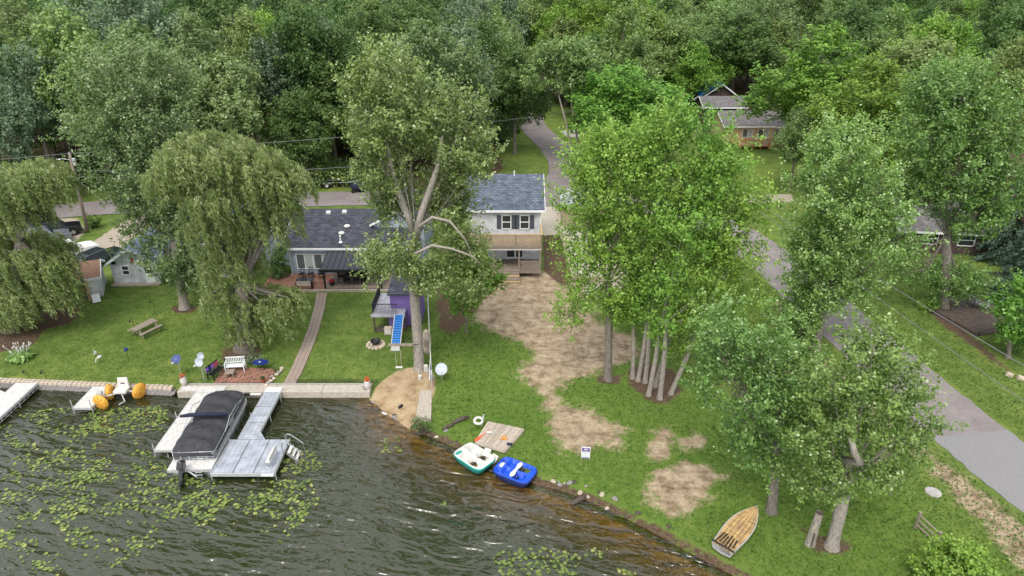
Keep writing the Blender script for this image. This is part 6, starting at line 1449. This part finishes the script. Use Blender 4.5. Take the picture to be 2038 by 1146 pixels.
# ================================================================ POLE AND WIRES
q = at(175,462); ptop = atY(138,305,q.y); po = thing('utility_pole', 'brown wooden utility pole with street lamp arm at the left road', 'utility pole', q); tp_ = ptop-q
MB().tube([(0,0,-.3),tuple(tp_*.5),tuple(tp_)], [.19,.16,.13], 10).build('pole', 'pole_wood', po, smooth=True)
MB().tube([tp_*.92, tp_*.92+Vector((-.9,0,.15)), tp_*.92+Vector((-1.1,0,.1))], .035, 5).build('lamp_arm', 'dull_alu', po); MB().ell(tuple(tp_*.92+Vector((-1.25,0,.05))), (.25,.12,.09), 9, 5).build('lamp_head', 'dull_alu', po)
MB().lathe([(.16,-.4),(.17,-.35),(.17,.3),(.1,.36)], 10, tuple(tp_*.9+Vector((.3,0,0)))).build('transformer', 'dull_alu', po); MB().tube([tp_*.7+Vector((-.1,-.1,0)), tp_*.7+Vector((.5,0,.02))], .03, 5).build('bracket', 'dull_alu', po)
MB().lathe([(.05,0),(.07,.05),(.05,.12)], 8, tuple(tp_)).build('insulator', 'dull_alu', po)
def wire(label, a, b, sag=.5, r=.02, group='overhead wires'):
    a, b = Vector(a), Vector(b); pts = [a.lerp(b, i/14)-Vector((0,0,sag*4*(i/14)*(1-i/14))) for i in range(15)]
    return tag(MB().tube(pts, r, 4).build('overhead_wire', 'wire', None), label, 'wire', group)
T = Vector(ptop)
wire('upper overhead wire from the utility pole right towards the road junction', T, atY(1180,215,100), .9, .03)
wire('lower overhead wire from the utility pole right along the road', T*1-(tp_*.2), atY(720,330,80), .5, .03)
wire('overhead wire leaving the utility pole to the left edge', T, T+Vector((-40,-4,-.6)), .6)
wire('service wire from the utility pole down to the cottage roof', T-(tp_*.3), Vector((cq.x+2, cq.y+4.2, 3.6)), .5, .015)
wire('service wire from the utility pole to the house behind the maple', T-(tp_*.25), Vector((-27.5, 64, 4.7)), .6, .015)
Z = 8.2
wire('nearer pale power line crossing the right lawn along the road', at(1495,408,6.5), at(2110,848,6.5), .15, .022)
wire('farther pale power line crossing the brown deck at right', at(1500,398,6.5), at(2110,770,6.5), .15, .026)
# ================================================================ LILY PADS AND GRASS
rng = np.random.default_rng(77)
def pads(zone, n, name, dens=None):
    P_ = np.array(zone); out = []
    poly = [(at(x,y,WL).x, at(x,y,WL).y) for x, y in zone]; xs = [p[0] for p in poly]; ys = [p[1] for p in poly]
    K = n*14; x = rng.uniform(min(xs), max(xs), K); y = rng.uniform(min(ys), max(ys), K)
    ok = sd_poly(x, y, poly) > 0
    f = np.sin(x*.9+2*np.sin(y*.7+1))*np.sin(y*1.3+1.5*np.sin(x*.8))+.5*np.sin(x*2.3+y*1.9)*np.sin(y*3.1-x)
    ok &= (f+rng.normal(size=K)*.42) >  .2 if dens is None else ok
    x, y = x[ok][:n], y[ok][:n]; b = MB()
    for i in range(len(x)):
        r_ = rng.uniform(.05,.115); a = rng.random()*6.28; tl = rng.normal(size=2)*.06; z_ = WL+.012+rng.random()*.012
        pts = [(x[i], y[i], z_)]+[(x[i]+r_*math.cos(a+k*.84), y[i]+r_*math.sin(a+k*.84), z_+r_*(tl[0]*math.cos(k*.84)+tl[1]*math.sin(k*.84))+.004) for k in range(8)]
        b.add(pts, [(0,k,k+1) for k in range(1,8)])
    o = b.build(name, 'leaf_lily'); me = o.data
    at_ = me.attributes.new('rnd', 'FLOAT', 'FACE'); at_.data.foreach_set('value', np.repeat(rng.random(len(x)), 7).astype(np.float32))
    return tag(o, 'yellow-green water lily pads floating on the lake', 'lily pads', kind='stuff')
pads([(0,815),(330,808),(355,860),(310,905),(340,940),(430,955),(620,955),(640,1000),(560,1080),(360,1060),(200,1146),(0,1146)], 1900, 'lily_pads')
pads([(160,812),(330,815),(330,858),(180,862)], 260, 'lily_pads', 1)
pads([(555,890),(640,900),(640,935),(560,950)], 90, 'lily_pads', 1)
pads([(975,1100),(1060,1088),(1160,1105),(1150,1146),(1000,1146)], 150, 'lily_pads', 1)
pads([(1165,1090),(1215,1090),(1215,1110),(1165,1110)], 14, 'lily_pads', 1); pads([(760,870),(810,870),(800,900),(750,905)], 30, 'lily_pads', 1); pads([(878,995),(892,995),(892,1008),(878,1008)], 5, 'lily_pads', 1); pads([(1225,1130),(1265,1130),(1265,1146),(1225,1146)], 14, 'lily_pads', 1)
# grass tufts: real blades over the near lawns
n_ = 90000; X = rng.uniform(-42, 42, n_*2); Y = 20+44*rng.random(n_*2)**1.15
d1 = np.maximum.reduce([sd_poly(X, Y, p) for p, _ in DIRT]); d2 = np.maximum.reduce([sd_poly(X, Y, p) for p in SAND+GRAVEL]+[sd_poly(X, Y, p) for p, _ in MULCH])
lk = sd_poly(X, Y, LAKE); rd = np.full(X.shape, 99.)
for a, b_ in zip([(23.6,68.5),(25.4,60),(26.6,50),(27.7,41),(28.6,34.2),(29.6,29.5),(31.2,24.5)], [(25.4,60),(26.6,50),(27.7,41),(28.6,34.2),(29.6,29.5),(31.2,24.5),(34,18)]): rd = np.minimum(rd, seg_dist(X, Y, a, b_))
pd_ = np.full(X.shape, 99.)
for a, b_ in zip(cpts[:-1:6], cpts[6::6]): pd_ = np.minimum(pd_, seg_dist(X, Y, tuple(a), tuple(b_)))
ok = (d1 < .1*rng.normal(size=len(X))-.1) & (d2 < -.1) & (lk < -.45) & (rd > 2.9) & (np.abs(X) < Y*.74+10) & (pd_ > .55) & ~((Y > 54) & (X < 4)) & ~((X > 4.9) & (X < 8.6) & (Y > 56))
X, Y = X[ok][:n_], Y[ok][:n_]; n_ = len(X)
th = rng.random(n_)*6.28; weedy = (X > -6); hgt_ = np.where(weedy, .1, .05)*(.5+rng.random(n_)); up = unit(np.stack([rng.normal(size=n_)*.5, rng.normal(size=n_)*.5, np.ones(n_)], 1))
sdv = np.stack([np.cos(th), np.sin(th), 0*th], 1); c = np.stack([X, Y, hz(X, Y)], 1)+up*(hgt_/2)[:,None]
gme = leaf_mesh('grass', c, up, sdv, hgt_, .09+.07*rng.random(n_), np.clip(rng.random(n_)*.8, 0, .92), 'leaf_grass')
go = bpy.data.objects.new('grass', gme); COL.objects.link(go); tag(go, 'short green grass blades on the lawns', 'grass', kind='stuff')
tri = sum(sum(len(p.vertices)-2 for p in me.polygons) if len(me.polygons) < 3000 else len(me.polygons)*2 for me in bpy.data.meshes if me.users)
print('triangles', tri, 'objects', len(bpy.data.objects))
